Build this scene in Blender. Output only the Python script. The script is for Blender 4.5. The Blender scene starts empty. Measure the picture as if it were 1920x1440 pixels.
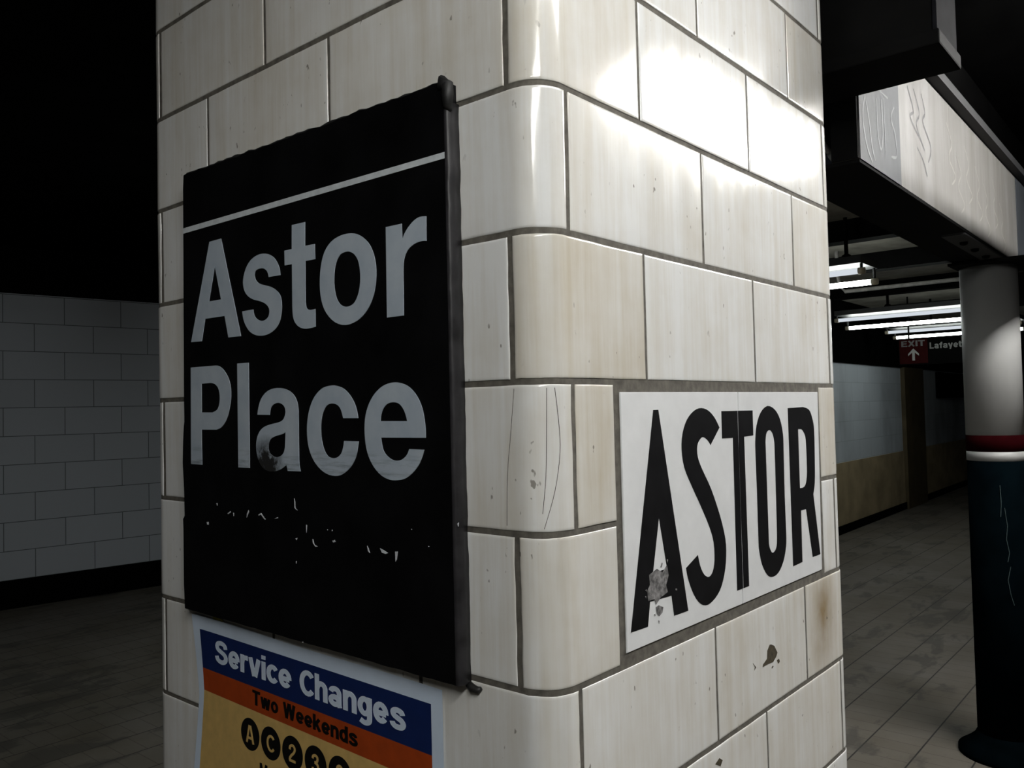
import bpy, bmesh, math, random
from mathutils import Vector, Matrix, noise
from mathutils.geometry import tessellate_polygon

# ------------------------------------------------------------------ camera, world, exposure
SC = bpy.context.scene
C = SC.collection
CAM = Vector((-0.84747, -0.66600, -0.03217))
cd = bpy.data.cameras.new('camera'); cam = bpy.data.objects.new('camera', cd); C.objects.link(cam)
RT = Vector((0.6500811, -0.7594994, -0.0235639))
UP = Vector((-0.0083654, -0.0381621, 0.9992365))
FW = Vector((0.7598188, 0.6493876, 0.0311620))
M = Matrix((RT, UP, -FW)).transposed().to_4x4(); M.translation = CAM
cam.matrix_world = M
cd.sensor_width = 36.0; cd.lens = 1556.604 * 36.0 / 1920.0
cd.clip_start = 0.02; cd.clip_end = 100
SC.camera = cam
w = bpy.data.worlds.new('world'); SC.world = w; w.use_nodes = True
w.node_tree.nodes['Background'].inputs['Color'].default_value = (0.75, 0.85, 1.0, 1)
w.node_tree.nodes['Background'].inputs['Strength'].default_value = 0.004
SC.view_settings.view_transform = 'Standard'
SC.view_settings.look = 'None'
SC.view_settings.gamma = 1.0
SC.view_settings.exposure = 0.0
SC.view_settings.use_curve_mapping = False
TUBE_NEAR = 195.0      # emission of the lit fluorescent tubes
TUBE_FAR = 40.0
FILL_BACK = 44.0  # fill lamp added behind the pillar
TUBE_LEFT = 94.0
FILL_MID = 29.0  # fill lamp added by the rounded corner
TUBE_END = 16.0

FLOOR = -1.65
CEIL = 1.25
TOP = 1.50
RND = random.Random(7)

# ------------------------------------------------------------------ traced outlines (metres on their own surfaces)
SIGN = [
    ('A', [[[-0.7862,0.3009],[-0.7452,0.3008],[-0.6814,0.113],[-0.7236,0.1139],[-0.7359,0.1548],[-0.8055,0.1556],[-0.8189,0.1136],[-0.8589,0.1146]],[[-0.7683,0.2525],[-0.7476,0.1869],[-0.7906,0.1874]]]),
    ('s', [[[-0.5557,0.2088],[-0.5562,0.2124],[-0.5571,0.2174],[-0.5588,0.2225],[-0.5616,0.2276],[-0.5652,0.2327],[-0.5694,0.2373],[-0.5741,0.2413],[-0.5795,0.2447],[-0.5852,0.2476],[-0.5913,0.2498],[-0.5977,0.2515],[-0.6044,0.2526],[-0.6113,0.2533],[-0.6184,0.2534],[-0.6255,0.2527],[-0.6329,0.2513],[-0.6404,0.2491],[-0.6473,0.2462],[-0.6533,0.2424],[-0.6587,0.2378],[-0.6632,0.2327],[-0.6669,0.2267],[-0.6698,0.2203],[-0.6716,0.2145],[-0.6722,0.2099],[-0.6719,0.2059],[-0.671,0.2021],[-0.6697,0.1983],[-0.668,0.1946],[-0.6655,0.191],[-0.6622,0.1876],[-0.6581,0.1843],[-0.6535,0.1814],[-0.6483,0.1788],[-0.6426,0.1766],[-0.6367,0.1746],[-0.6306,0.173],[-0.6245,0.1717],[-0.6185,0.1701],[-0.6126,0.1683],[-0.607,0.1664],[-0.6021,0.1642],[-0.5982,0.1619],[-0.595,0.1594],[-0.5925,0.1568],[-0.5908,0.1543],[-0.5899,0.1517],[-0.5898,0.149],[-0.5904,0.1459],[-0.5917,0.1428],[-0.5938,0.1401],[-0.5969,0.138],[-0.6008,0.1363],[-0.6049,0.1352],[-0.6091,0.1347],[-0.6135,0.1348],[-0.6178,0.1355],[-0.6224,0.1367],[-0.6269,0.1385],[-0.6308,0.1405],[-0.6339,0.1429],[-0.6363,0.1456],[-0.6382,0.1484],[-0.6396,0.1517],[-0.6403,0.1552],[-0.6408,0.1576],[-0.6762,0.1576],[-0.6754,0.1537],[-0.6741,0.1482],[-0.6724,0.1429],[-0.6701,0.1384],[-0.6674,0.1341],[-0.6642,0.13],[-0.6606,0.126],[-0.6565,0.1222],[-0.652,0.1189],[-0.6467,0.1161],[-0.641,0.1137],[-0.6352,0.1117],[-0.6293,0.1104],[-0.6233,0.1095],[-0.617,0.109],[-0.6102,0.1088],[-0.6031,0.109],[-0.5961,0.1098],[-0.5889,0.1112],[-0.5818,0.1132],[-0.5754,0.1158],[-0.5698,0.1192],[-0.5648,0.1233],[-0.5607,0.1279],[-0.5575,0.1335],[-0.5552,0.1397],[-0.5536,0.1455],[-0.5527,0.1508],[-0.5524,0.1557],[-0.5527,0.1604],[-0.5534,0.1649],[-0.5546,0.1692],[-0.5566,0.1732],[-0.5596,0.1769],[-0.5634,0.1804],[-0.5679,0.1836],[-0.5731,0.1866],[-0.5789,0.1893],[-0.5851,0.1918],[-0.592,0.1938],[-0.5992,0.1955],[-0.6058,0.1972],[-0.6113,0.1987],[-0.6163,0.2001],[-0.6207,0.2018],[-0.6248,0.2041],[-0.6284,0.2068],[-0.6312,0.2096],[-0.6331,0.2126],[-0.6342,0.2158],[-0.6347,0.2186],[-0.6344,0.2211],[-0.6334,0.2234],[-0.6317,0.2252],[-0.6293,0.2265],[-0.6262,0.2274],[-0.6225,0.2279],[-0.6179,0.2281],[-0.6127,0.2279],[-0.608,0.2272],[-0.6041,0.226],[-0.6006,0.2244],[-0.5977,0.2225],[-0.5954,0.2205],[-0.5938,0.2182],[-0.5925,0.2159],[-0.5916,0.2135],[-0.591,0.2111],[-0.5906,0.2095]]]),
    ('t', [[[-0.5198,0.2893],[-0.4827,0.2884],[-0.4837,0.2487],[-0.457,0.2478],[-0.4566,0.2228],[-0.4836,0.2232],[-0.4849,0.1551],[-0.4844,0.1525],[-0.4837,0.149],[-0.4827,0.146],[-0.4813,0.1441],[-0.4796,0.1428],[-0.4775,0.1418],[-0.4752,0.1411],[-0.4726,0.1406],[-0.4696,0.1404],[-0.4656,0.1405],[-0.4613,0.1407],[-0.4582,0.141],[-0.4583,0.1117],[-0.4622,0.1113],[-0.4678,0.1107],[-0.4735,0.1104],[-0.4788,0.1103],[-0.4842,0.1104],[-0.4895,0.111],[-0.4949,0.1121],[-0.5003,0.1138],[-0.5051,0.1158],[-0.5092,0.1185],[-0.5128,0.1215],[-0.5158,0.1249],[-0.5179,0.1282],[-0.5194,0.1317],[-0.5205,0.1359],[-0.5212,0.1415],[-0.5215,0.1478],[-0.5217,0.1523],[-0.521,0.223],[-0.5422,0.2237],[-0.5424,0.2489],[-0.5209,0.2487]]]),
    ('o', [[[-0.3618,0.2506],[-0.3543,0.249],[-0.3474,0.2468],[-0.3408,0.2438],[-0.334,0.2398],[-0.3274,0.235],[-0.3215,0.2296],[-0.3166,0.2237],[-0.3125,0.2171],[-0.3091,0.21],[-0.3067,0.2023],[-0.305,0.194],[-0.3042,0.1858],[-0.3042,0.1779],[-0.305,0.1701],[-0.3064,0.1625],[-0.3085,0.1552],[-0.3113,0.1481],[-0.3149,0.1413],[-0.3193,0.1349],[-0.3244,0.1289],[-0.3302,0.1236],[-0.3366,0.119],[-0.3436,0.1152],[-0.3514,0.1121],[-0.3605,0.1097],[-0.3704,0.1081],[-0.3801,0.1078],[-0.3893,0.1088],[-0.3983,0.1112],[-0.4068,0.1146],[-0.4149,0.1193],[-0.4225,0.1251],[-0.4289,0.1314],[-0.4341,0.1381],[-0.4381,0.1453],[-0.4411,0.153],[-0.4432,0.1611],[-0.4444,0.1697],[-0.4448,0.1786],[-0.4445,0.1879],[-0.4435,0.1975],[-0.4417,0.2066],[-0.4391,0.2152],[-0.4357,0.2233],[-0.4314,0.2304],[-0.4261,0.2362],[-0.4201,0.241],[-0.4133,0.2449],[-0.4055,0.2479],[-0.397,0.2499],[-0.3883,0.2512],[-0.3794,0.2517],[-0.3703,0.2515]],[[-0.3673,0.2223],[-0.3633,0.221],[-0.3593,0.2191],[-0.3556,0.2166],[-0.3522,0.2135],[-0.3491,0.2098],[-0.3465,0.2055],[-0.3446,0.2005],[-0.3432,0.1949],[-0.3423,0.1892],[-0.3418,0.1832],[-0.3418,0.1771],[-0.3423,0.1712],[-0.3433,0.1656],[-0.3448,0.1602],[-0.3467,0.1552],[-0.3492,0.1504],[-0.3521,0.1461],[-0.3553,0.1425],[-0.3586,0.1401],[-0.3622,0.1384],[-0.3661,0.1373],[-0.3703,0.1365],[-0.3748,0.1363],[-0.3793,0.1366],[-0.3839,0.1377],[-0.3884,0.1394],[-0.3926,0.1418],[-0.3962,0.145],[-0.3994,0.1489],[-0.4021,0.1535],[-0.4043,0.1588],[-0.4059,0.1647],[-0.407,0.1711],[-0.4075,0.1782],[-0.4073,0.1858],[-0.4067,0.1927],[-0.4056,0.1988],[-0.404,0.2043],[-0.4018,0.2091],[-0.3989,0.2135],[-0.3954,0.2172],[-0.3916,0.2201],[-0.3877,0.2219],[-0.3835,0.2228],[-0.3794,0.2233],[-0.3753,0.2234],[-0.3713,0.2232]]]),
    ('r', [[[-0.2801,0.247],[-0.2448,0.2465],[-0.2442,0.2226],[-0.2431,0.2246],[-0.2414,0.2273],[-0.2394,0.2302],[-0.2369,0.233],[-0.2341,0.2359],[-0.2307,0.2388],[-0.2268,0.2416],[-0.2225,0.2444],[-0.2181,0.2466],[-0.214,0.2482],[-0.21,0.2493],[-0.2058,0.2499],[-0.2009,0.2497],[-0.1959,0.2491],[-0.1923,0.2486],[-0.1932,0.2132],[-0.1961,0.2136],[-0.2003,0.2141],[-0.2048,0.2143],[-0.2094,0.214],[-0.2144,0.2133],[-0.2191,0.2122],[-0.2236,0.2106],[-0.2279,0.2086],[-0.2317,0.2063],[-0.2347,0.2036],[-0.2372,0.2006],[-0.2393,0.1974],[-0.2408,0.1939],[-0.2418,0.1902],[-0.2425,0.1864],[-0.243,0.1823],[-0.2432,0.1781],[-0.2433,0.1751],[-0.2439,0.1104],[-0.2813,0.1106]]]),
    ('P', [[[-0.8613,0.0652],[-0.7804,0.0644],[-0.7763,0.0644],[-0.7704,0.0644],[-0.7645,0.0639],[-0.7593,0.0629],[-0.7541,0.0613],[-0.749,0.0591],[-0.7438,0.056],[-0.7386,0.0522],[-0.7338,0.0479],[-0.7293,0.0433],[-0.7252,0.0382],[-0.7219,0.0326],[-0.7196,0.0264],[-0.718,0.0196],[-0.7172,0.0128],[-0.7174,0.0064],[-0.7183,-0.0001],[-0.7198,-0.0067],[-0.722,-0.0139],[-0.7248,-0.0212],[-0.7279,-0.0278],[-0.7313,-0.0334],[-0.735,-0.0382],[-0.739,-0.0425],[-0.7434,-0.0463],[-0.7481,-0.0496],[-0.7532,-0.0523],[-0.7594,-0.0542],[-0.7659,-0.0554],[-0.7705,-0.0562],[-0.8238,-0.0559],[-0.823,-0.1231],[-0.8645,-0.1227]],[[-0.8218,0.0321],[-0.7892,0.0323],[-0.7849,0.0319],[-0.7789,0.0311],[-0.7733,0.0297],[-0.7686,0.0274],[-0.7643,0.0245],[-0.7608,0.0209],[-0.7585,0.0163],[-0.7569,0.011],[-0.7562,0.0058],[-0.7562,0.0006],[-0.757,-0.0045],[-0.7584,-0.0091],[-0.7604,-0.0129],[-0.763,-0.0162],[-0.7665,-0.0189],[-0.7718,-0.0211],[-0.778,-0.0226],[-0.7825,-0.0237],[-0.8224,-0.023]]]),
    ('l', [[[-0.695,0.064],[-0.6576,0.0635],[-0.6585,-0.1248],[-0.6957,-0.1247]]]),
    ('a', [[[-0.6315,-0.03],[-0.6309,-0.0271],[-0.6299,-0.0229],[-0.6284,-0.0183],[-0.6261,-0.0132],[-0.6232,-0.0078],[-0.6196,-0.0028],[-0.6151,0.0015],[-0.6098,0.0053],[-0.6042,0.0085],[-0.5982,0.0109],[-0.5919,0.0127],[-0.585,0.014],[-0.5773,0.0148],[-0.5691,0.0151],[-0.561,0.0147],[-0.5528,0.0137],[-0.5448,0.0121],[-0.5376,0.0101],[-0.5318,0.0079],[-0.5268,0.0052],[-0.5224,0.0021],[-0.5185,-0.0015],[-0.5152,-0.0057],[-0.5126,-0.0101],[-0.5109,-0.0154],[-0.5099,-0.0211],[-0.5093,-0.025],[-0.5096,-0.1067],[-0.5095,-0.1094],[-0.5092,-0.1133],[-0.5087,-0.117],[-0.5078,-0.1205],[-0.5067,-0.1239],[-0.5059,-0.1263],[-0.5424,-0.1266],[-0.5455,-0.1165],[-0.5498,-0.1186],[-0.5559,-0.1216],[-0.5619,-0.1241],[-0.5672,-0.1258],[-0.5724,-0.127],[-0.5779,-0.128],[-0.584,-0.1287],[-0.5905,-0.1291],[-0.5967,-0.129],[-0.6024,-0.1283],[-0.6079,-0.127],[-0.613,-0.1251],[-0.618,-0.1225],[-0.6226,-0.1193],[-0.6266,-0.1154],[-0.6299,-0.1106],[-0.6326,-0.1053],[-0.6346,-0.0999],[-0.6361,-0.0947],[-0.637,-0.0894],[-0.637,-0.0842],[-0.6362,-0.0788],[-0.6346,-0.0734],[-0.6324,-0.0685],[-0.6296,-0.0643],[-0.6262,-0.0606],[-0.6224,-0.0575],[-0.6182,-0.0549],[-0.6136,-0.0528],[-0.6084,-0.051],[-0.6025,-0.0495],[-0.596,-0.0482],[-0.5892,-0.0471],[-0.5819,-0.0461],[-0.5744,-0.0452],[-0.5678,-0.0442],[-0.5625,-0.0431],[-0.5581,-0.0419],[-0.5545,-0.0402],[-0.5516,-0.0377],[-0.5494,-0.0348],[-0.5478,-0.0319],[-0.5467,-0.0294],[-0.5462,-0.0269],[-0.5463,-0.0244],[-0.5469,-0.0218],[-0.5482,-0.0191],[-0.55,-0.0168],[-0.5525,-0.0148],[-0.5557,-0.0132],[-0.559,-0.012],[-0.5624,-0.0111],[-0.5659,-0.0106],[-0.5696,-0.0105],[-0.5736,-0.0109],[-0.5778,-0.0118],[-0.5816,-0.013],[-0.5848,-0.0145],[-0.5876,-0.0164],[-0.5899,-0.019],[-0.5916,-0.023],[-0.5929,-0.0277],[-0.5937,-0.031]],[[-0.547,-0.0607],[-0.5487,-0.0615],[-0.5513,-0.0628],[-0.5551,-0.064],[-0.5606,-0.065],[-0.5673,-0.0659],[-0.5737,-0.0671],[-0.5795,-0.0684],[-0.5852,-0.0699],[-0.5899,-0.0717],[-0.5933,-0.0741],[-0.5958,-0.0769],[-0.5977,-0.08],[-0.5988,-0.0832],[-0.5993,-0.0867],[-0.599,-0.09],[-0.5978,-0.0931],[-0.5959,-0.0959],[-0.5932,-0.0984],[-0.5897,-0.1005],[-0.5855,-0.1021],[-0.5813,-0.1033],[-0.5773,-0.1038],[-0.5733,-0.1038],[-0.5693,-0.1033],[-0.5651,-0.1025],[-0.5609,-0.1011],[-0.5573,-0.0993],[-0.5545,-0.097],[-0.5523,-0.0943],[-0.5506,-0.0909],[-0.5494,-0.0869],[-0.5487,-0.0822],[-0.5482,-0.0773],[-0.5476,-0.0714],[-0.5472,-0.0651]]]),
    ('c', [[[-0.3533,-0.0393],[-0.3537,-0.0369],[-0.3544,-0.0335],[-0.3554,-0.0298],[-0.3568,-0.0258],[-0.3586,-0.0215],[-0.361,-0.017],[-0.3643,-0.0122],[-0.3682,-0.0072],[-0.3727,-0.0027],[-0.3776,0.0014],[-0.383,0.0051],[-0.3887,0.0081],[-0.3948,0.0103],[-0.4012,0.0119],[-0.4072,0.013],[-0.4122,0.0137],[-0.4168,0.0138],[-0.4219,0.0136],[-0.428,0.0131],[-0.4347,0.0122],[-0.4412,0.0106],[-0.4474,0.0081],[-0.4534,0.0049],[-0.4589,0.0012],[-0.4639,-0.003],[-0.4684,-0.0077],[-0.4725,-0.0131],[-0.4762,-0.0192],[-0.4794,-0.0259],[-0.482,-0.0331],[-0.484,-0.0408],[-0.4854,-0.049],[-0.486,-0.0573],[-0.4858,-0.0655],[-0.4849,-0.0737],[-0.4833,-0.0815],[-0.4809,-0.0886],[-0.4777,-0.0952],[-0.4738,-0.1014],[-0.4691,-0.1071],[-0.4637,-0.1123],[-0.4577,-0.117],[-0.451,-0.1212],[-0.4438,-0.1248],[-0.4363,-0.1276],[-0.4286,-0.1294],[-0.4206,-0.1304],[-0.4132,-0.1307],[-0.4066,-0.1304],[-0.4005,-0.1294],[-0.3944,-0.1275],[-0.388,-0.1248],[-0.3816,-0.1212],[-0.3758,-0.1174],[-0.371,-0.1133],[-0.3669,-0.1088],[-0.3635,-0.1044],[-0.3608,-0.1003],[-0.3589,-0.0962],[-0.3571,-0.0917],[-0.3555,-0.0858],[-0.3541,-0.0796],[-0.3531,-0.0752],[-0.3889,-0.0748],[-0.3894,-0.0773],[-0.3901,-0.0808],[-0.3912,-0.0845],[-0.3926,-0.088],[-0.3943,-0.0916],[-0.3966,-0.0948],[-0.3997,-0.0974],[-0.4033,-0.0996],[-0.4071,-0.1012],[-0.4112,-0.1021],[-0.4155,-0.1025],[-0.4197,-0.1024],[-0.4238,-0.1019],[-0.4277,-0.101],[-0.4313,-0.0993],[-0.4347,-0.0966],[-0.4379,-0.0931],[-0.4407,-0.089],[-0.4431,-0.0842],[-0.4451,-0.0789],[-0.4467,-0.0732],[-0.4478,-0.0672],[-0.4483,-0.0609],[-0.4484,-0.0547],[-0.448,-0.0487],[-0.4471,-0.0429],[-0.4458,-0.0375],[-0.4439,-0.0327],[-0.4416,-0.0283],[-0.4389,-0.0245],[-0.436,-0.0213],[-0.4327,-0.0187],[-0.4291,-0.0168],[-0.425,-0.0156],[-0.4207,-0.0151],[-0.4163,-0.0151],[-0.412,-0.0155],[-0.4077,-0.0165],[-0.4038,-0.018],[-0.4007,-0.0198],[-0.3981,-0.0222],[-0.3957,-0.0252],[-0.3934,-0.0298],[-0.3914,-0.0351],[-0.3899,-0.0389]]]),
    ('e', [[[-0.203,-0.0693],[-0.2029,-0.0663],[-0.2028,-0.0619],[-0.203,-0.0567],[-0.2035,-0.0509],[-0.2042,-0.0444],[-0.2055,-0.038],[-0.2071,-0.032],[-0.2091,-0.0261],[-0.2117,-0.0204],[-0.2151,-0.0148],[-0.219,-0.0096],[-0.2233,-0.0047],[-0.228,-0.0005],[-0.2331,0.0033],[-0.2387,0.0065],[-0.2449,0.0089],[-0.2515,0.0107],[-0.258,0.012],[-0.2642,0.0127],[-0.2701,0.0128],[-0.2762,0.0123],[-0.2824,0.0114],[-0.2886,0.01],[-0.2948,0.0079],[-0.3007,0.0052],[-0.3065,0.0018],[-0.312,-0.002],[-0.317,-0.0064],[-0.3216,-0.0112],[-0.3258,-0.0165],[-0.3294,-0.0223],[-0.3325,-0.0286],[-0.335,-0.0351],[-0.3367,-0.0419],[-0.3377,-0.0491],[-0.3381,-0.0564],[-0.338,-0.0639],[-0.3373,-0.0716],[-0.3362,-0.0789],[-0.3347,-0.0854],[-0.3327,-0.0915],[-0.33,-0.0975],[-0.3263,-0.1035],[-0.3219,-0.1093],[-0.317,-0.1145],[-0.3118,-0.1191],[-0.3062,-0.1231],[-0.3004,-0.1263],[-0.2944,-0.1288],[-0.2881,-0.1306],[-0.2821,-0.1318],[-0.2765,-0.1324],[-0.2711,-0.1324],[-0.2658,-0.1321],[-0.2604,-0.1316],[-0.255,-0.1308],[-0.2496,-0.1294],[-0.2442,-0.1274],[-0.2388,-0.1248],[-0.2336,-0.1217],[-0.2285,-0.118],[-0.2237,-0.1138],[-0.2195,-0.1096],[-0.2162,-0.1056],[-0.2137,-0.1016],[-0.2114,-0.0977],[-0.2093,-0.0934],[-0.2076,-0.0892],[-0.2064,-0.0863],[-0.2378,-0.0857],[-0.2389,-0.0878],[-0.2404,-0.0907],[-0.2424,-0.0935],[-0.245,-0.096],[-0.2481,-0.0983],[-0.2515,-0.1002],[-0.2551,-0.1017],[-0.2591,-0.1027],[-0.2632,-0.1032],[-0.2673,-0.1033],[-0.2715,-0.1029],[-0.2758,-0.1019],[-0.2802,-0.1003],[-0.2845,-0.0981],[-0.2884,-0.0955],[-0.2916,-0.0928],[-0.2943,-0.0897],[-0.2965,-0.0859],[-0.2982,-0.0803],[-0.2995,-0.0739],[-0.3003,-0.0693]],[[-0.3004,-0.0444],[-0.3001,-0.0418],[-0.2997,-0.0381],[-0.2988,-0.0344],[-0.2973,-0.031],[-0.2953,-0.0276],[-0.2929,-0.0247],[-0.2898,-0.0221],[-0.2863,-0.0198],[-0.2825,-0.0182],[-0.2787,-0.0171],[-0.2746,-0.0167],[-0.2706,-0.0166],[-0.2666,-0.0169],[-0.2626,-0.0175],[-0.2589,-0.0187],[-0.2557,-0.0205],[-0.2528,-0.0228],[-0.2502,-0.0255],[-0.2479,-0.0285],[-0.2459,-0.0318],[-0.2443,-0.0352],[-0.2429,-0.0388],[-0.2418,-0.0424],[-0.241,-0.045]]]),
]
TABQ = [
    [[0.1725,-0.0099],[0.5577,-0.0095],[0.5492,-0.3882],[0.1724,-0.3865]],
    [[0.5616,-0.0095],[0.9475,-0.0091],[0.9377,-0.3894],[0.5527,-0.3883]],
]
TABLET = [
    ('A', [[[0.2627,-0.0374],[0.2775,-0.0373],[0.3527,-0.361],[0.3078,-0.3599],[0.3015,-0.3275],[0.2375,-0.325],[0.2295,-0.3604],[0.1829,-0.359]],[[0.2703,-0.2025],[0.2903,-0.2838],[0.248,-0.2843]]]),
    ('S', [[[0.4811,-0.0713],[0.4463,-0.0998],[0.4438,-0.0974],[0.4401,-0.0939],[0.4359,-0.0909],[0.431,-0.0884],[0.4256,-0.0862],[0.4205,-0.0852],[0.4159,-0.0857],[0.4115,-0.0874],[0.4077,-0.0897],[0.4042,-0.0923],[0.4011,-0.0955],[0.3991,-0.0996],[0.3981,-0.1048],[0.3982,-0.1108],[0.3998,-0.1173],[0.4029,-0.1237],[0.4076,-0.1306],[0.4139,-0.1389],[0.4225,-0.1491],[0.4329,-0.1608],[0.4433,-0.174],[0.4535,-0.1893],[0.4638,-0.2062],[0.4728,-0.2223],[0.48,-0.2372],[0.4859,-0.2513],[0.49,-0.2642],[0.492,-0.2754],[0.4922,-0.2853],[0.4913,-0.295],[0.4895,-0.3051],[0.4865,-0.315],[0.4825,-0.3243],[0.4774,-0.3331],[0.4713,-0.3414],[0.4642,-0.3484],[0.4557,-0.3539],[0.4464,-0.3583],[0.4372,-0.3614],[0.4286,-0.3635],[0.4201,-0.3644],[0.4117,-0.3639],[0.4035,-0.3618],[0.3954,-0.3582],[0.3878,-0.3535],[0.3807,-0.3474],[0.374,-0.3402],[0.3681,-0.3326],[0.3629,-0.3246],[0.3584,-0.3164],[0.3548,-0.3089],[0.3524,-0.3023],[0.3509,-0.2965],[0.35,-0.2925],[0.3902,-0.2777],[0.3916,-0.2824],[0.3936,-0.289],[0.3964,-0.2955],[0.3999,-0.3015],[0.4041,-0.3073],[0.4089,-0.3121],[0.4143,-0.3157],[0.4203,-0.3183],[0.426,-0.3194],[0.4313,-0.3187],[0.4362,-0.3164],[0.4405,-0.3129],[0.4439,-0.3081],[0.4465,-0.302],[0.4482,-0.2946],[0.4489,-0.2854],[0.4486,-0.2749],[0.4469,-0.2645],[0.4437,-0.2552],[0.4391,-0.246],[0.4328,-0.2357],[0.4242,-0.2234],[0.414,-0.21],[0.4039,-0.197],[0.3942,-0.185],[0.3846,-0.1734],[0.3757,-0.1623],[0.3674,-0.1518],[0.3599,-0.1417],[0.354,-0.1318],[0.3502,-0.1219],[0.348,-0.1122],[0.347,-0.1028],[0.3472,-0.0939],[0.3487,-0.0854],[0.3515,-0.0772],[0.3556,-0.0692],[0.3611,-0.0614],[0.3675,-0.0547],[0.3751,-0.049],[0.3838,-0.0442],[0.3924,-0.0406],[0.4007,-0.0381],[0.409,-0.0368],[0.4173,-0.0365],[0.4258,-0.0372],[0.4342,-0.0388],[0.4424,-0.0414],[0.4501,-0.0448],[0.4575,-0.0491],[0.4643,-0.0539],[0.4709,-0.06],[0.4769,-0.0666]]]),
    ('T', [[[0.4906,-0.0429],[0.6168,-0.0436],[0.6165,-0.0898],[0.5774,-0.091],[0.5784,-0.3611],[0.53,-0.361],[0.5322,-0.0911],[0.4902,-0.0906]]]),
    ('O', [[[0.6836,-0.0361],[0.6951,-0.0367],[0.707,-0.0396],[0.7177,-0.0437],[0.7267,-0.0489],[0.7345,-0.0554],[0.7411,-0.0631],[0.7464,-0.0722],[0.7504,-0.0825],[0.7531,-0.0927],[0.7542,-0.1002],[0.7541,-0.1076],[0.7536,-0.1221],[0.753,-0.1493],[0.7521,-0.1836],[0.7516,-0.2155],[0.7519,-0.2431],[0.7525,-0.2684],[0.7527,-0.2885],[0.7525,-0.3006],[0.7518,-0.3074],[0.7498,-0.3143],[0.746,-0.3235],[0.7408,-0.3327],[0.7345,-0.341],[0.727,-0.348],[0.7184,-0.3541],[0.7095,-0.3585],[0.7001,-0.361],[0.6905,-0.362],[0.6814,-0.3618],[0.6732,-0.3606],[0.6656,-0.3583],[0.6582,-0.3543],[0.6506,-0.3481],[0.6431,-0.3401],[0.6368,-0.3315],[0.6321,-0.3221],[0.6285,-0.3121],[0.626,-0.3025],[0.6248,-0.2962],[0.6246,-0.2904],[0.6247,-0.2776],[0.6247,-0.2525],[0.6249,-0.2203],[0.625,-0.1899],[0.6246,-0.1629],[0.6242,-0.1378],[0.624,-0.1182],[0.6241,-0.1073],[0.6246,-0.1019],[0.6257,-0.0962],[0.6272,-0.0882],[0.6293,-0.0798],[0.6328,-0.0716],[0.6379,-0.0634],[0.6445,-0.0553],[0.6523,-0.0484],[0.6617,-0.0427],[0.6725,-0.0384]],[[0.6901,-0.0827],[0.6949,-0.0838],[0.6995,-0.0861],[0.7034,-0.0894],[0.7065,-0.0941],[0.7089,-0.0997],[0.7105,-0.1055],[0.7113,-0.1091],[0.7113,-0.1127],[0.7112,-0.1228],[0.7112,-0.1428],[0.7111,-0.1691],[0.7108,-0.1974],[0.7104,-0.2291],[0.7099,-0.2627],[0.7089,-0.2886],[0.7075,-0.3016],[0.7057,-0.307],[0.7029,-0.3106],[0.6985,-0.3143],[0.6932,-0.3162],[0.6885,-0.317],[0.6847,-0.3167],[0.6815,-0.3152],[0.6785,-0.3128],[0.6755,-0.3094],[0.6726,-0.3052],[0.6706,-0.3004],[0.6699,-0.2978],[0.6699,-0.2947],[0.6699,-0.2835],[0.6698,-0.2585],[0.6697,-0.2254],[0.6697,-0.1938],[0.6696,-0.1652],[0.6696,-0.1382],[0.6696,-0.1178],[0.6696,-0.1077],[0.6696,-0.1041],[0.6703,-0.1009],[0.6715,-0.0957],[0.6734,-0.0908],[0.6761,-0.087],[0.6802,-0.0845],[0.6852,-0.083]]]),
    ('R', [[[0.7819,-0.0417],[0.8612,-0.0404],[0.87,-0.0415],[0.8824,-0.0433],[0.8932,-0.0464],[0.9003,-0.0511],[0.9056,-0.0571],[0.9099,-0.064],[0.9138,-0.0705],[0.9167,-0.0779],[0.9185,-0.0895],[0.9188,-0.1082],[0.918,-0.131],[0.9169,-0.1525],[0.9157,-0.1711],[0.9143,-0.1883],[0.9122,-0.2024],[0.9087,-0.2128],[0.9046,-0.2201],[0.9017,-0.225],[0.9301,-0.3552],[0.8871,-0.3551],[0.8597,-0.2523],[0.8319,-0.2518],[0.8304,-0.3566],[0.7825,-0.3578]],[[0.831,-0.085],[0.8506,-0.0863],[0.8537,-0.0879],[0.8579,-0.0903],[0.862,-0.0937],[0.8655,-0.0969],[0.8687,-0.101],[0.8711,-0.1095],[0.8724,-0.1262],[0.8728,-0.1473],[0.8725,-0.1652],[0.8717,-0.177],[0.8701,-0.1856],[0.8676,-0.1926],[0.8642,-0.1984],[0.8599,-0.2025],[0.8543,-0.2053],[0.8462,-0.2065],[0.837,-0.2065],[0.8304,-0.2063]]]),
]
CHIP = [
    [[0.65,-0.4943],[0.6617,-0.4859],[0.6687,-0.4871],[0.6816,-0.4925],[0.6949,-0.5082],[0.688,-0.515],[0.6731,-0.5214],[0.665,-0.5203],[0.651,-0.5193],[0.6272,-0.5192],[0.6295,-0.5149],[0.6478,-0.5087]],
    [[0.5864,-0.5019],[0.5917,-0.5064],[0.5988,-0.5122],[0.5909,-0.5162],[0.5942,-0.511]],
    [[0.6916,-0.5226],[0.7011,-0.5215],[0.7048,-0.5275],[0.6983,-0.5301]],
    [[0.6662,-0.5306],[0.6726,-0.5276],[0.6745,-0.5297],[0.6692,-0.5321]],
    [[0.4299,-0.6307],[0.4455,-0.6255],[0.4567,-0.6327],[0.4484,-0.6404]],
]
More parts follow.
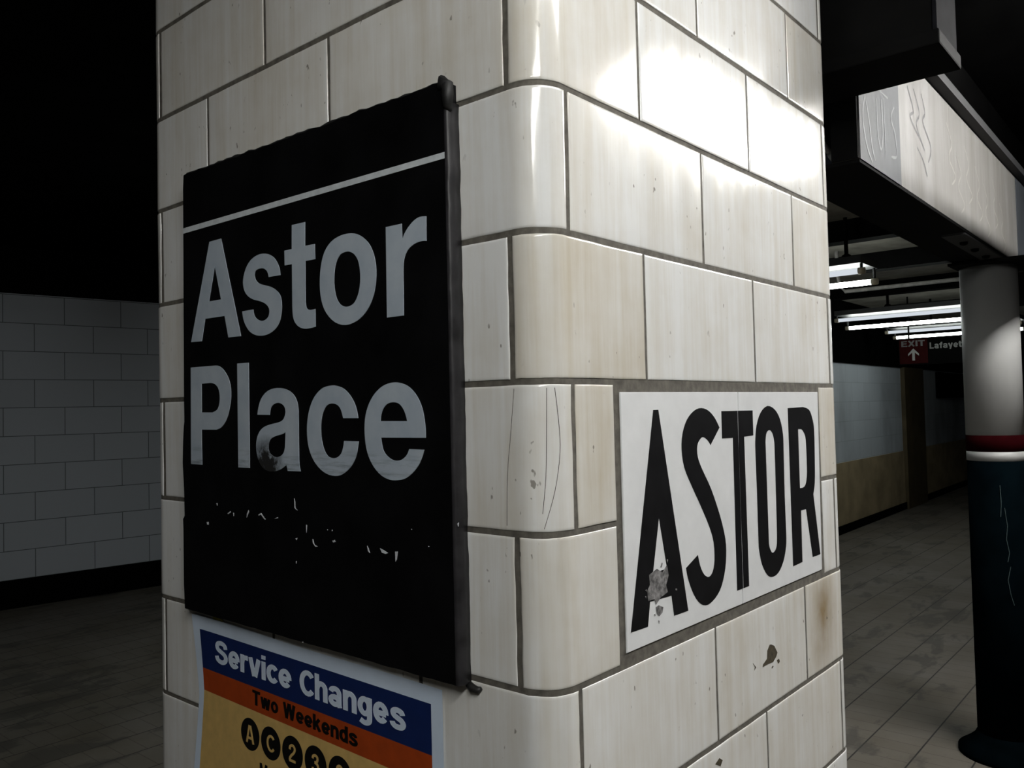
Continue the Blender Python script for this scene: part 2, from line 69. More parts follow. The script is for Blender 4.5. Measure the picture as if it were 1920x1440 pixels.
PIT = [
    [[0.2361,-0.285],[0.2491,-0.2818],[0.2597,-0.2795],[0.2751,-0.2874],[0.289,-0.2787],[0.2935,-0.2945],[0.2846,-0.308],[0.2893,-0.3198],[0.2677,-0.324],[0.2541,-0.3322],[0.2494,-0.3233],[0.2315,-0.3226],[0.2298,-0.3077],[0.2379,-0.2999]],
    [[0.2539,-0.3362],[0.2618,-0.335],[0.2747,-0.3402],[0.2716,-0.3477],[0.2624,-0.3513],[0.2559,-0.3459]],
    [[0.2482,-0.3457],[0.2513,-0.3455],[0.2506,-0.3491]],
    [[0.2595,-0.3574],[0.2626,-0.3585],[0.2613,-0.3626]],
    [[0.313,-0.3191],[0.3175,-0.3193],[0.3179,-0.3222],[0.314,-0.322]],
    [[0.2239,-0.3054],[0.2285,-0.3049],[0.2278,-0.3082]],
    [[0.2896,-0.2692],[0.2928,-0.2702],[0.2903,-0.2748]],
    [[0.2234,-0.3145],[0.2264,-0.3145],[0.2257,-0.3178]],
    [[0.2703,-0.2785],[0.2749,-0.2724],[0.2764,-0.274],[0.2729,-0.2794]],
]
FLECK = [
    [[-0.7737,-0.1939],[-0.7697,-0.1929],[-0.7705,-0.1986]],
    [[-0.8093,-0.2316],[-0.8031,-0.2304],[-0.8025,-0.2361],[-0.8073,-0.2361]],
    [[-0.7346,-0.2104],[-0.7248,-0.2057],[-0.7235,-0.2077],[-0.732,-0.2117]],
    [[-0.7159,-0.2079],[-0.7127,-0.2087],[-0.7141,-0.214]],
    [[-0.6702,-0.2071],[-0.6645,-0.2],[-0.664,-0.2043],[-0.671,-0.2139]],
    [[-0.6339,-0.2064],[-0.625,-0.2029],[-0.6112,-0.2132],[-0.6147,-0.2134],[-0.6256,-0.2056],[-0.6322,-0.208]],
    [[-0.5847,-0.2101],[-0.5744,-0.2068],[-0.5739,-0.2084]],
    [[-0.5256,-0.172],[-0.523,-0.1766],[-0.5222,-0.1883],[-0.5159,-0.1917],[-0.5201,-0.1907],[-0.5249,-0.1878]],
    [[-0.4932,-0.2139],[-0.4906,-0.2144],[-0.4925,-0.2269]],
    [[-0.4762,-0.2358],[-0.4742,-0.2363],[-0.4713,-0.2447],[-0.4622,-0.2472],[-0.4684,-0.2481],[-0.4754,-0.2425]],
    [[-0.4236,-0.2165],[-0.4227,-0.2188],[-0.4247,-0.2193]],
    [[-0.4364,-0.2171],[-0.4345,-0.2176],[-0.4355,-0.2189]],
    [[-0.4236,-0.2345],[-0.4173,-0.2328],[-0.4149,-0.2353],[-0.4213,-0.237]],
    [[-0.3372,-0.235],[-0.3337,-0.2393],[-0.3312,-0.2454],[-0.3356,-0.2429]],
    [[-0.3073,-0.236],[-0.2987,-0.2381],[-0.2894,-0.2414],[-0.2945,-0.2431],[-0.3031,-0.2422]],
    [[-0.2732,-0.2377],[-0.2674,-0.2372],[-0.2702,-0.2494],[-0.2728,-0.2524]],
    [[-0.5235,-0.2775],[-0.5208,-0.276],[-0.522,-0.2808]],
    [[-0.5235,-0.2388],[-0.5187,-0.2378],[-0.5204,-0.2414]],
    [[-0.5099,-0.4086],[-0.5062,-0.4076],[-0.5068,-0.4099]],
    [[-0.1437,-0.1876],[-0.1407,-0.1856],[-0.1416,-0.1913]],
    [[-0.2372,-0.2016],[-0.2352,-0.202],[-0.2365,-0.2032]],
    [[-0.2023,-0.2231],[-0.2,-0.224],[-0.2015,-0.2249]],
]


# ------------------------------------------------------------------ node helpers
def new_mat(name):
    m = bpy.data.materials.new(name); m.use_nodes = True
    return m, m.node_tree, m.node_tree.nodes['Principled BSDF']

def nd(nt, typ, **kw):
    n = nt.nodes.new(typ)
    for k, v in kw.items():
        if k in n.inputs: n.inputs[k].default_value = v
        else: setattr(n, k, v)
    return n

def coords(nt, scale=(1, 1, 1), loc=(0, 0, 0), rot=(0, 0, 0)):
    tc = nd(nt, 'ShaderNodeTexCoord'); mp = nd(nt, 'ShaderNodeMapping')
    mp.inputs['Scale'].default_value = scale; mp.inputs['Location'].default_value = loc
    mp.inputs['Rotation'].default_value = rot
    nt.links.new(tc.outputs['Object'], mp.inputs['Vector'])
    return mp.outputs['Vector']

def noise_tex(nt, vec, scale, detail=3.0, rough=0.55, dist=0.0):
    n = nd(nt, 'ShaderNodeTexNoise'); n.inputs['Scale'].default_value = scale
    n.inputs['Detail'].default_value = detail; n.inputs['Roughness'].default_value = rough
    n.inputs['Distortion'].default_value = dist
    nt.links.new(vec, n.inputs['Vector'])
    return n.outputs['Fac']

def ramp(nt, fac, stops):
    r = nd(nt, 'ShaderNodeValToRGB'); e = r.color_ramp.elements
    while len(e) < len(stops): e.new(0.5)
    for i, (p, c) in enumerate(stops):
        e[i].position = p
        e[i].color = (c, c, c, 1) if isinstance(c, (int, float)) else (*c, 1)
    nt.links.new(fac, r.inputs['Fac'])
    return r.outputs['Color']

def mix(nt, fac, a, b, mode='MIX'):
    m = nd(nt, 'ShaderNodeMix'); m.data_type = 'RGBA'; m.blend_type = mode
    for s, v in ((m.inputs[0], fac), (m.inputs[6], a), (m.inputs[7], b)):
        if hasattr(v, 'is_output'): nt.links.new(v, s)
        elif isinstance(v, tuple): s.default_value = (*v, 1)
        else: s.default_value = v
    return m.outputs[2]

def math_n(nt, op, a, b=0.0, clamp=False):
    m = nd(nt, 'ShaderNodeMath'); m.operation = op; m.use_clamp = clamp
    for s, v in ((m.inputs[0], a), (m.inputs[1], b)):
        if hasattr(v, 'is_output'): nt.links.new(v, s)
        else: s.default_value = v
    return m.outputs[0]

def bump(nt, b, height, strength, dist=0.002):
    n = nd(nt, 'ShaderNodeBump'); n.inputs['Strength'].default_value = strength
    n.inputs['Distance'].default_value = dist
    nt.links.new(height, n.inputs['Height']); nt.links.new(n.outputs['Normal'], b.inputs['Normal'])

def simple(name, col, rough=0.5, var=0.15, scale=12.0, metal=0.0, spec=0.5, stretch=(1, 1, 1), bmp=0.0):
    m, nt, b = new_mat(name)
    v = coords(nt, stretch)
    f = noise_tex(nt, v, scale, 4.0)
    d = tuple(c * (1 - var) for c in col); l = tuple(min(1, c * (1 + var)) for c in col)
    nt.links.new(ramp(nt, f, [(0.3, d), (0.7, l)]), b.inputs['Base Color'])
    b.inputs['Roughness'].default_value = rough; b.inputs['Metallic'].default_value = metal
    b.inputs['Specular IOR Level'].default_value = spec
    if bmp: bump(nt, b, f, bmp)
    return m

# glazed ceramic: vertical brownish streaks, per-tile tone, crazing specks, slight glaze ripple
def glazed(name, white, beige, rough=0.2):
    m, nt, b = new_mat(name)
    at = nd(nt, 'ShaderNodeAttribute'); at.attribute_name = 'tone'; tone = at.outputs['Fac']
    streak = noise_tex(nt, coords(nt, (30, 30, 1.6)), 1.0, 5.0, 0.62, 0.3)
    fine = noise_tex(nt, coords(nt, (110, 110, 6)), 1.0, 3.0, 0.6)
    cloud = noise_tex(nt, coords(nt), 7.0, 4.0, 0.6)
    s = math_n(nt, 'MULTIPLY_ADD', streak, 1.0); nt.nodes[-1].inputs[2].default_value = -0.5
    a = math_n(nt, 'MULTIPLY', s, 1.2)
    c2 = math_n(nt, 'MULTIPLY', math_n(nt, 'SUBTRACT', cloud, 0.5), 0.9)
    f3 = math_n(nt, 'MULTIPLY', math_n(nt, 'SUBTRACT', fine, 0.5), 0.4)
    t = math_n(nt, 'ADD', math_n(nt, 'ADD', tone, a), math_n(nt, 'ADD', c2, f3), True)
    col = mix(nt, t, white, beige)
    # one rusty water stain near the far edge of the bright face
    dv = nd(nt, 'ShaderNodeVectorMath'); dv.operation = 'DISTANCE'; nt.links.new(coords(nt, (1, 1, .7)), dv.inputs[0]); dv.inputs[1].default_value = (.935, 0, -.345)
    stn = math_n(nt, 'MULTIPLY', math_n(nt, 'SUBTRACT', 1.0, math_n(nt, 'MULTIPLY', dv.outputs['Value'], 11.0), True), math_n(nt, 'MULTIPLY', cloud, 1.7), True)
    col = mix(nt, stn, col, (0.30, 0.21, 0.10))
    # small dark pits and hairline marks
    sp = ramp(nt, noise_tex(nt, coords(nt, (1, 1, 0.6)), 85.0, 2.0, 0.5), [(0.685, 0.0), (0.72, 1.0)])
    ms = ramp(nt, noise_tex(nt, coords(nt), 9.0, 2.0), [(0.5, 0.0), (0.6, 1.0)])
    col = mix(nt, math_n(nt, 'MULTIPLY', math_n(nt, 'MULTIPLY', sp, ms), 0.75), col, (0.16, 0.14, 0.11))
    nt.links.new(col, b.inputs['Base Color'])
    rg = ramp(nt, noise_tex(nt, coords(nt, (20, 20, 4)), 1.0, 3.0), [(0.3, rough * 0.8), (0.75, rough * 1.35)])
    nt.links.new(rg, b.inputs['Roughness'])
    b.inputs['Specular IOR Level'].default_value = 0.75
    bump(nt, b, noise_tex(nt, coords(nt), 16.0, 3.0), 0.10, 0.004)
    return m

M_TILE = glazed('glazed_cream_tile', (0.83, 0.835, 0.825), (0.60, 0.545, 0.44), 0.135)
M_GROUT = simple('brown_grey_grout', (0.115, 0.105, 0.088), 0.9, 0.35, 60, bmp=0.3)
M_TABLET = simple('white_glazed_tablet', (0.80, 0.81, 0.82), 0.22, 0.04, 20)
M_LETBLACK = simple('black_glazed_lettering', (0.008, 0.008, 0.009), 0.42, 0.3, 30, spec=0.15)
M_CHIP = simple('brown_bare_clay', (0.055, 0.043, 0.022), 0.9, 0.4, 120, bmp=0.5)
M_PIT = simple('grey_worn_clay', (0.17, 0.165, 0.165), 0.9, 0.75, 130, bmp=0.6)
M_SIGN = simple('black_enamel', (0.0032, 0.0032, 0.0036), 0.5, 0.5, 9, spec=0.12)
M_TRIM = simple('dull_black_steel_edge', (0.022, 0.021, 0.023), 0.42, 0.55, 26, spec=0.35, bmp=0.5)
M_SEAL = simple('black_sealant', (0.010, 0.010, 0.010), 0.55, 0.4, 60, bmp=0.4)
M_STRIPE = simple('weathered_white_stripe', (0.62, 0.66, 0.69), 0.5, 0.12, 60)
M_PAPER = simple('white_poster_paper', (0.66, 0.77, 0.92), 0.55, 0.05, 14)
M_BLUE = simple('navy_blue_print', (0.004, 0.017, 0.10), 0.5, 0.12, 30)
M_ORANGE = simple('orange_print', (0.40, 0.055, 0.006), 0.5, 0.12, 40)
M_TAN = simple('tan_print', (0.66, 0.44, 0.15), 0.55, 0.1, 40)
M_INKWHITE = simple('white_print', (0.66, 0.76, 0.90), 0.5, 0.05, 40)
M_INKBLACK = simple('black_print', (0.004, 0.004, 0.004), 0.5, 0.3, 40, spec=0.2)
M_FLECK = simple('bare_scratch', (0.62, 0.64, 0.68), 0.5, 0.1, 80)
M_YELLOW = simple('yellow_tape', (0.35, 0.33, 0.05), 0.5, 0.2, 60)
M_STEEL_DARK = simple('black_painted_steel', (0.003, 0.003, 0.003), 0.75, 0.5, 6, spec=0.05)
M_STEEL_GREY = simple('grey_painted_steel', (0.009, 0.009, 0.0105), 0.7, 0.35, 9, stretch=(1, 1, .4))
M_ENDPLATE = simple('sooty_grey_steel_plate', (0.006, 0.0062, 0.0075), 0.8, 0.5, 14, spec=0.03)
M_PIPE = simple('grey_galvanised_pipe', (0.20, 0.19, 0.18), 0.45, 0.3, 20)
M_COLWHITE = simple('off_white_column_paint', (0.27, 0.27, 0.265), 0.5, 0.07, 5, stretch=(2, 2, .5))
M_COLRED = simple('maroon_column_band', (0.014, 0.0014, 0.002), 0.6, 0.2, 10, spec=0.0)
M_COLGREEN = simple('dark_green_column_paint', (0.0009, 0.0022, 0.0030), 0.7, 0.35, 8, spec=0.0)
M_SCRATCH = simple('pale_green_scratch', (0.03, 0.05, 0.052), 0.6, 0.2, 60)
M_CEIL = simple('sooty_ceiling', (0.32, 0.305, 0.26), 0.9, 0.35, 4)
M_CEILBLACK = simple('black_ceiling', (0.003, 0.003, 0.003), 0.95, 0.3, 4, spec=0.0)  # puts the near ceiling's shade into black; also used for black trims
M_BASE = simple('black_glazed_base_tile', (0.0015, 0.0015, 0.0015), 0.7, 0.3, 10, spec=0.02)
M_DADO = simple('tan_wall_paint', (0.40, 0.315, 0.19), 0.7, 0.25, 3)
M_PILASTER = simple('dark_brown_tile', (0.085, 0.062, 0.028), 0.7, 0.3, 4)
M_REDSIGN = simple('maroon_sign_face', (0.020, 0.0015, 0.0015), 0.7, 0.15, 20, spec=0.05)
M_SIGNTEXT = simple('dull_white_sign_lettering', (0.22, 0.22, 0.21), 0.5, 0.08, 20)
M_STREETTEXT = simple('dim_street_lettering', (0.12, 0.12, 0.115), 0.5, 0.1, 20)
M_EXITTEXT = simple('faded_exit_lettering', (0.05, 0.048, 0.048), 0.5, 0.1, 20)
M_HOUSING = simple('black_fixture_housing', (0.02, 0.02, 0.02), 0.5, 0.3, 12)
M_SOCKET = simple('ivory_lamp_socket', (0.62, 0.55, 0.42), 0.5, 0.1, 20)

# enamel lettering with rubbed dark scuffs along the foot of the second line
def letter_mat():
    m, nt, b = new_mat('pale_blue_grey_lettering')
    base = ramp(nt, noise_tex(nt, coords(nt), 25.0, 4.0), [(0.3, (0.40, 0.465, 0.54)), (0.7, (0.48, 0.54, 0.60))])
    sx = nd(nt, 'ShaderNodeSeparateXYZ'); nt.links.new(coords(nt), sx.inputs[0])
    band = math_n(nt, 'SUBTRACT', 1.0, math_n(nt, 'MULTIPLY', math_n(nt, 'ABSOLUTE', math_n(nt, 'ADD', sx.outputs['Z'], 0.115)), 32.0), True)
    st = ramp(nt, noise_tex(nt, coords(nt, (1, 9, 95), rot=(0.12, 0, 0)), 1.0, 5.0, 0.7), [(0.47, 0.0), (0.66, 1.0)])
    blob = nd(nt, 'ShaderNodeVectorMath'); blob.operation = 'DISTANCE'
    nt.links.new(coords(nt), blob.inputs[0]); blob.inputs[1].default_value = (-0.0246, 0.606, -0.122)
    bl = math_n(nt, 'SUBTRACT', 1.0, math_n(nt, 'MULTIPLY', blob.outputs['Value'], 17.0), True)
    bl = math_n(nt, 'MULTIPLY', bl, ramp(nt, noise_tex(nt, coords(nt), 70.0, 4.0, 0.7), [(0.3, 0.5), (0.6, 2.2)]), True)
    f = math_n(nt, 'MAXIMUM', math_n(nt, 'MULTIPLY', math_n(nt, 'MULTIPLY', band, st), 0.6), bl)
    nt.links.new(mix(nt, f, base, (0.02, 0.02, 0.02)), b.inputs['Base Color'])
    b.inputs['Roughness'].default_value = 0.5
    return m
M_LETTER = letter_mat()

# distant wall tiles as a brick pattern, u along the wall and v up
def wall_tile_mat(name, col, mortar, tw, th, ang, zoff, uoff, stain=0.0):
    m, nt, b = new_mat(name)
    tc = nd(nt, 'ShaderNodeTexCoord')
    sx = nd(nt, 'ShaderNodeSeparateXYZ'); nt.links.new(tc.outputs['Object'], sx.inputs[0])
    u = math_n(nt, 'ADD', math_n(nt, 'MULTIPLY', sx.outputs['X'], math.cos(ang)), math_n(nt, 'MULTIPLY', sx.outputs['Y'], math.sin(ang)))
    cb = nd(nt, 'ShaderNodeCombineXYZ')
    nt.links.new(math_n(nt, 'ADD', u, uoff), cb.inputs[0]); nt.links.new(math_n(nt, 'ADD', sx.outputs['Z'], zoff), cb.inputs[1])
    br = nd(nt, 'ShaderNodeTexBrick'); nt.links.new(cb.outputs[0], br.inputs['Vector'])
    br.inputs['Scale'].default_value = 1.0; br.inputs['Brick Width'].default_value = tw; br.inputs['Row Height'].default_value = th
    br.inputs['Mortar Size'].default_value = 0.0035; br.inputs['Mortar Smooth'].default_value = 0.1
    br.inputs['Color1'].default_value = (*col, 1); br.inputs['Color2'].default_value = (*[c * 0.93 for c in col], 1)
    br.inputs['Mortar'].default_value = (*mortar, 1)
    out = br.outputs['Color']
    if stain:
        f = ramp(nt, noise_tex(nt, coords(nt, (1, 1, 0.5)), 0.9, 4.0), [(0.42, 0.0), (0.70, stain)])
        out = mix(nt, f, out, (0.08, 0.08, 0.085))
    nt.links.new(out, b.inputs['Base Color'])
    b.inputs['Roughness'].default_value = 0.65; b.inputs['Specular IOR Level'].default_value = 0.12
    return m

def floor_mat():
    m, nt, b = new_mat('grey_brown_floor_tile')
    tc = nd(nt, 'ShaderNodeTexCoord')
    mp = nd(nt, 'ShaderNodeMapping'); mp.inputs['Location'].default_value = (0, -0.006, 0)
    nt.links.new(tc.outputs['Object'], mp.inputs['Vector'])
    br = nd(nt, 'ShaderNodeTexBrick'); nt.links.new(mp.outputs['Vector'], br.inputs['Vector'])
    br.inputs['Scale'].default_value = 1.0; br.inputs['Brick Width'].default_value = 0.11; br.inputs['Row Height'].default_value = 0.2265
    br.inputs['Mortar Size'].default_value = 0.0028; br.inputs['Mortar Smooth'].default_value = 0.3
    br.offset = 0.5
    br.inputs['Color1'].default_value = (1, 1, 1, 1); br.inputs['Color2'].default_value = (0.93, 0.92, 0.9, 1)
    br.inputs['Mortar'].default_value = (0.62, 0.6, 0.58, 1)
    # the long seams read darker than the short ones
    sx = nd(nt, 'ShaderNodeSeparateXYZ'); nt.links.new(mp.outputs['Vector'], sx.inputs[0])
    fr = math_n(nt, 'FRACT', math_n(nt, 'DIVIDE', sx.outputs['Y'], 0.2265))
    seam = math_n(nt, 'LESS_THAN', math_n(nt, 'MINIMUM', fr, math_n(nt, 'SUBTRACT', 1.0, fr)), 0.016)
    base = ramp(nt, noise_tex(nt, coords(nt), 2.2, 5.0), [(0.3, (0.105, 0.092, 0.072)), (0.7, (0.155, 0.142, 0.124))])
    col = mix(nt, 1.0, base, br.outputs['Color'], 'MULTIPLY')
    col = mix(nt, math_n(nt, 'MULTIPLY', seam, 0.95), col, (0.012, 0.011, 0.010))
    st = ramp(nt, noise_tex(nt, coords(nt, (0.8, 1.6, 1)), 2.6, 5.0, 0.6, 0.4), [(0.54, 0.0), (0.60, 0.55)])
    col = mix(nt, st, col, (0.04, 0.038, 0.034))
    nt.links.new(col, b.inputs['Base Color'])
    b.inputs['Roughness'].default_value = 0.65; b.inputs['Specular IOR Level'].default_value = 0.3
    return m
M_FLOOR = floor_mat()

def beam_mat():
    m, nt, b = new_mat('cream_painted_girder')
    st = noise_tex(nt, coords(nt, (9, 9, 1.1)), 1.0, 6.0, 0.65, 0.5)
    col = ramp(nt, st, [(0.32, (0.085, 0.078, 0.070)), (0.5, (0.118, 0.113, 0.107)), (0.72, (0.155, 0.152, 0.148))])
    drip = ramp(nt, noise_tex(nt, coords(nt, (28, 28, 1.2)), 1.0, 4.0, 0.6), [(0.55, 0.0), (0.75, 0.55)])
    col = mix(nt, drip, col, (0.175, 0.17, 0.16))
    nt.links.new(col, b.inputs['Base Color']); b.inputs['Roughness'].default_value = 0.5
    return m
M_BEAM = beam_mat()
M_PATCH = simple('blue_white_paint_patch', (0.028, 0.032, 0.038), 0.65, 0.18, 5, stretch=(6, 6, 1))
M_SCRAWLPALE = simple('pale_paint_scrawl', (0.055, 0.062, 0.070), 0.5, 0.1, 30)
M_SCRAWLWEB = simple('cream_paint_scrawl', (0.185, 0.178, 0.16), 0.5, 0.15, 30)
M_SCRAWLDARK = simple('faded_dark_scrawl', (0.050, 0.048, 0.050), 0.6, 0.5, 60)

def tube_mat(name, strength, col=(0.93, 1.0, 0.96)):
    m, nt, b = new_mat(name)
    nt.nodes.remove(b)
    e = nd(nt, 'ShaderNodeEmission'); e.inputs['Color'].default_value = (*col, 1); e.inputs['Strength'].default_value = strength
    nt.links.new(e.outputs[0], nt.nodes['Material Output'].inputs['Surface'])
    return m
M_TUBE_NEAR = tube_mat('lit_tube_near', TUBE_NEAR, (1.0, 0.985, 0.95))
M_TUBE_FAR = tube_mat('lit_tube_far', TUBE_FAR)
M_FILL_BACK = tube_mat('fill_tube_back', FILL_BACK)
M_TUBE_LEFT = tube_mat('lit_tube_left', TUBE_LEFT, (1.0, 1.0, 0.96))
M_TUBE_END = tube_mat('lit_tube_end', TUBE_END)
M_FILL_MID = tube_mat('fill_tube_mid', FILL_MID, (1.0, 0.99, 0.96))
M_TUBE_DIM = tube_mat('dim_tube', 0.75, (0.86, 0.93, 1.0))

# ------------------------------------------------------------------ object helpers
def obj(name, bm, m, parent=None, smooth=False):
    me = bpy.data.meshes.new(name); bm.to_mesh(me); bm.free()
    return link(name, me, m, parent, smooth)

def link(name, me, m, parent=None, smooth=False):
    me.materials.append(m)
    if smooth:
        me.polygons.foreach_set('use_smooth', [True] * len(me.polygons))
    o = bpy.data.objects.new(name, me); C.objects.link(o)
    if parent:
        o.parent = parent
        o.matrix_parent_inverse = WORLD[parent.name].inverted()
    WORLD[o.name] = Matrix()
    return o
WORLD = {}

def thing(name, label, cat, loc=(0, 0, 0), group=None):
    o = bpy.data.objects.new(name, None); C.objects.link(o); o.location = loc
    o.empty_display_size = 0.1
    WORLD[o.name] = Matrix.Translation(loc)
    return tag(o, label, cat, group)

def tag(o, label, cat, group=None):
    o['label'] = label; o['category'] = cat
    if group: o['group'] = group
    return o

def struct(name, bm, m):
    o = obj(name, bm, m); o['kind'] = 'structure'
    return o

def box(bm, lo, hi, bev=0.0):
    vs = [bm.verts.new((x, y, z)) for x in (lo[0], hi[0]) for y in (lo[1], hi[1]) for z in (lo[2], hi[2])]
    fs = [bm.faces.new([vs[i] for i in f]) for f in ((0, 1, 3, 2), (4, 6, 7, 5), (0, 4, 5, 1), (2, 3, 7, 6), (0, 2, 6, 4), (1, 5, 7, 3))]
    if bev:
        es = list({e for f in fs for e in f.edges})
        bmesh.ops.bevel(bm, geom=es, offset=bev, segments=2, affect='EDGES', profile=0.5)

def boxbm(lo, hi, bev=0.0):
    bm = bmesh.new(); box(bm, lo, hi, bev); return bm

def obox(bm, a, b, half, z0, z1):
    """upright box along the ground line a-b, half = half thickness"""
    d = Vector((b[0] - a[0], b[1] - a[1], 0)).normalized(); n = Vector((-d.y, d.x, 0)) * half
    p = [Vector((a[0], a[1], 0)) - n, Vector((b[0], b[1], 0)) - n, Vector((b[0], b[1], 0)) + n, Vector((a[0], a[1], 0)) + n]
    lo = [bm.verts.new((q.x, q.y, z0)) for q in p]; hi = [bm.verts.new((q.x, q.y, z1)) for q in p]
    bm.faces.new(lo[::-1]); bm.faces.new(hi)
    for i in range(4):
        j = (i + 1) % 4; bm.faces.new((lo[i], lo[j], hi[j], hi[i]))

def tube(bm, pts, r, seg=12, cap=True):
    pts = [Vector(p) for p in pts]; rings = []
    for i, p in enumerate(pts):
        t = (pts[min(i + 1, len(pts) - 1)] - pts[max(i - 1, 0)]).normalized()
        a = t.cross(Vector((0, 0, 1)) if abs(t.z) < 0.9 else Vector((1, 0, 0))).normalized(); b = t.cross(a)
        rr = r[i] if isinstance(r, (list, tuple)) else r
        rings.append([bm.verts.new(p + (a * math.cos(k * math.tau / seg) + b * math.sin(k * math.tau / seg)) * rr) for k in range(seg)])
    for A, B in zip(rings, rings[1:]):
        for k in range(seg):
            bm.faces.new((A[k], A[(k + 1) % seg], B[(k + 1) % seg], B[k]))
    if cap:
        bm.faces.new(rings[0][::-1]); bm.faces.new(rings[-1])

def lathe(bm, cx, cy, prof, seg=48):
    rings = [[bm.verts.new((cx + r * math.cos(k * math.tau / seg), cy + r * math.sin(k * math.tau / seg), z)) for k in range(seg)] for r, z in prof]
    for A, B in zip(rings, rings[1:]):
        for k in range(seg):
            bm.faces.new((A[k], A[(k + 1) % seg], B[(k + 1) % seg], B[k]))
    bm.faces.new(rings[0][::-1]); bm.faces.new(rings[-1])

def inside(p, loop):
    c = False
    for (x1, y1), (x2, y2) in zip(loop, loop[1:] + loop[:1]):
        if (y1 > p[1]) != (y2 > p[1]) and p[0] < (x2 - x1) * (p[1] - y1) / (y2 - y1) + x1: c = not c
    return c

def fill(bm, loops, to3, thick):
    """extruded 2D outlines: to3(x, y, h) places a point at height h above the surface it lies on"""
    loops = [[tuple(p) for p in l] for l in loops]
    holes = [any(l is not k and all(inside(p, k) for p in l) for k in loops) for l in loops]
    for i, l in enumerate(loops):
        if holes[i]: continue
        grp = [l] + [h for j, h in enumerate(loops) if holes[j] and inside(h[0], l)]
        flat = [p for g in grp for p in g]
        top = [bm.verts.new(to3(x, y, thick)) for x, y in flat]
        bot = [bm.verts.new(to3(x, y, 0)) for x, y in flat]
        for t in tessellate_polygon([[Vector((x, y, 0)) for x, y in g] for g in grp]):
            try: bm.faces.new([top[k] for k in t])
            except ValueError: pass
        s = 0
        for g in grp:
            n = len(g)
            for k in range(n):
                a, b = s + k, s + (k + 1) % n
                bm.faces.new((top[a], top[b], bot[b], bot[a]))
            s += n
    bmesh.ops.recalc_face_normals(bm, faces=bm.faces)
    return bm

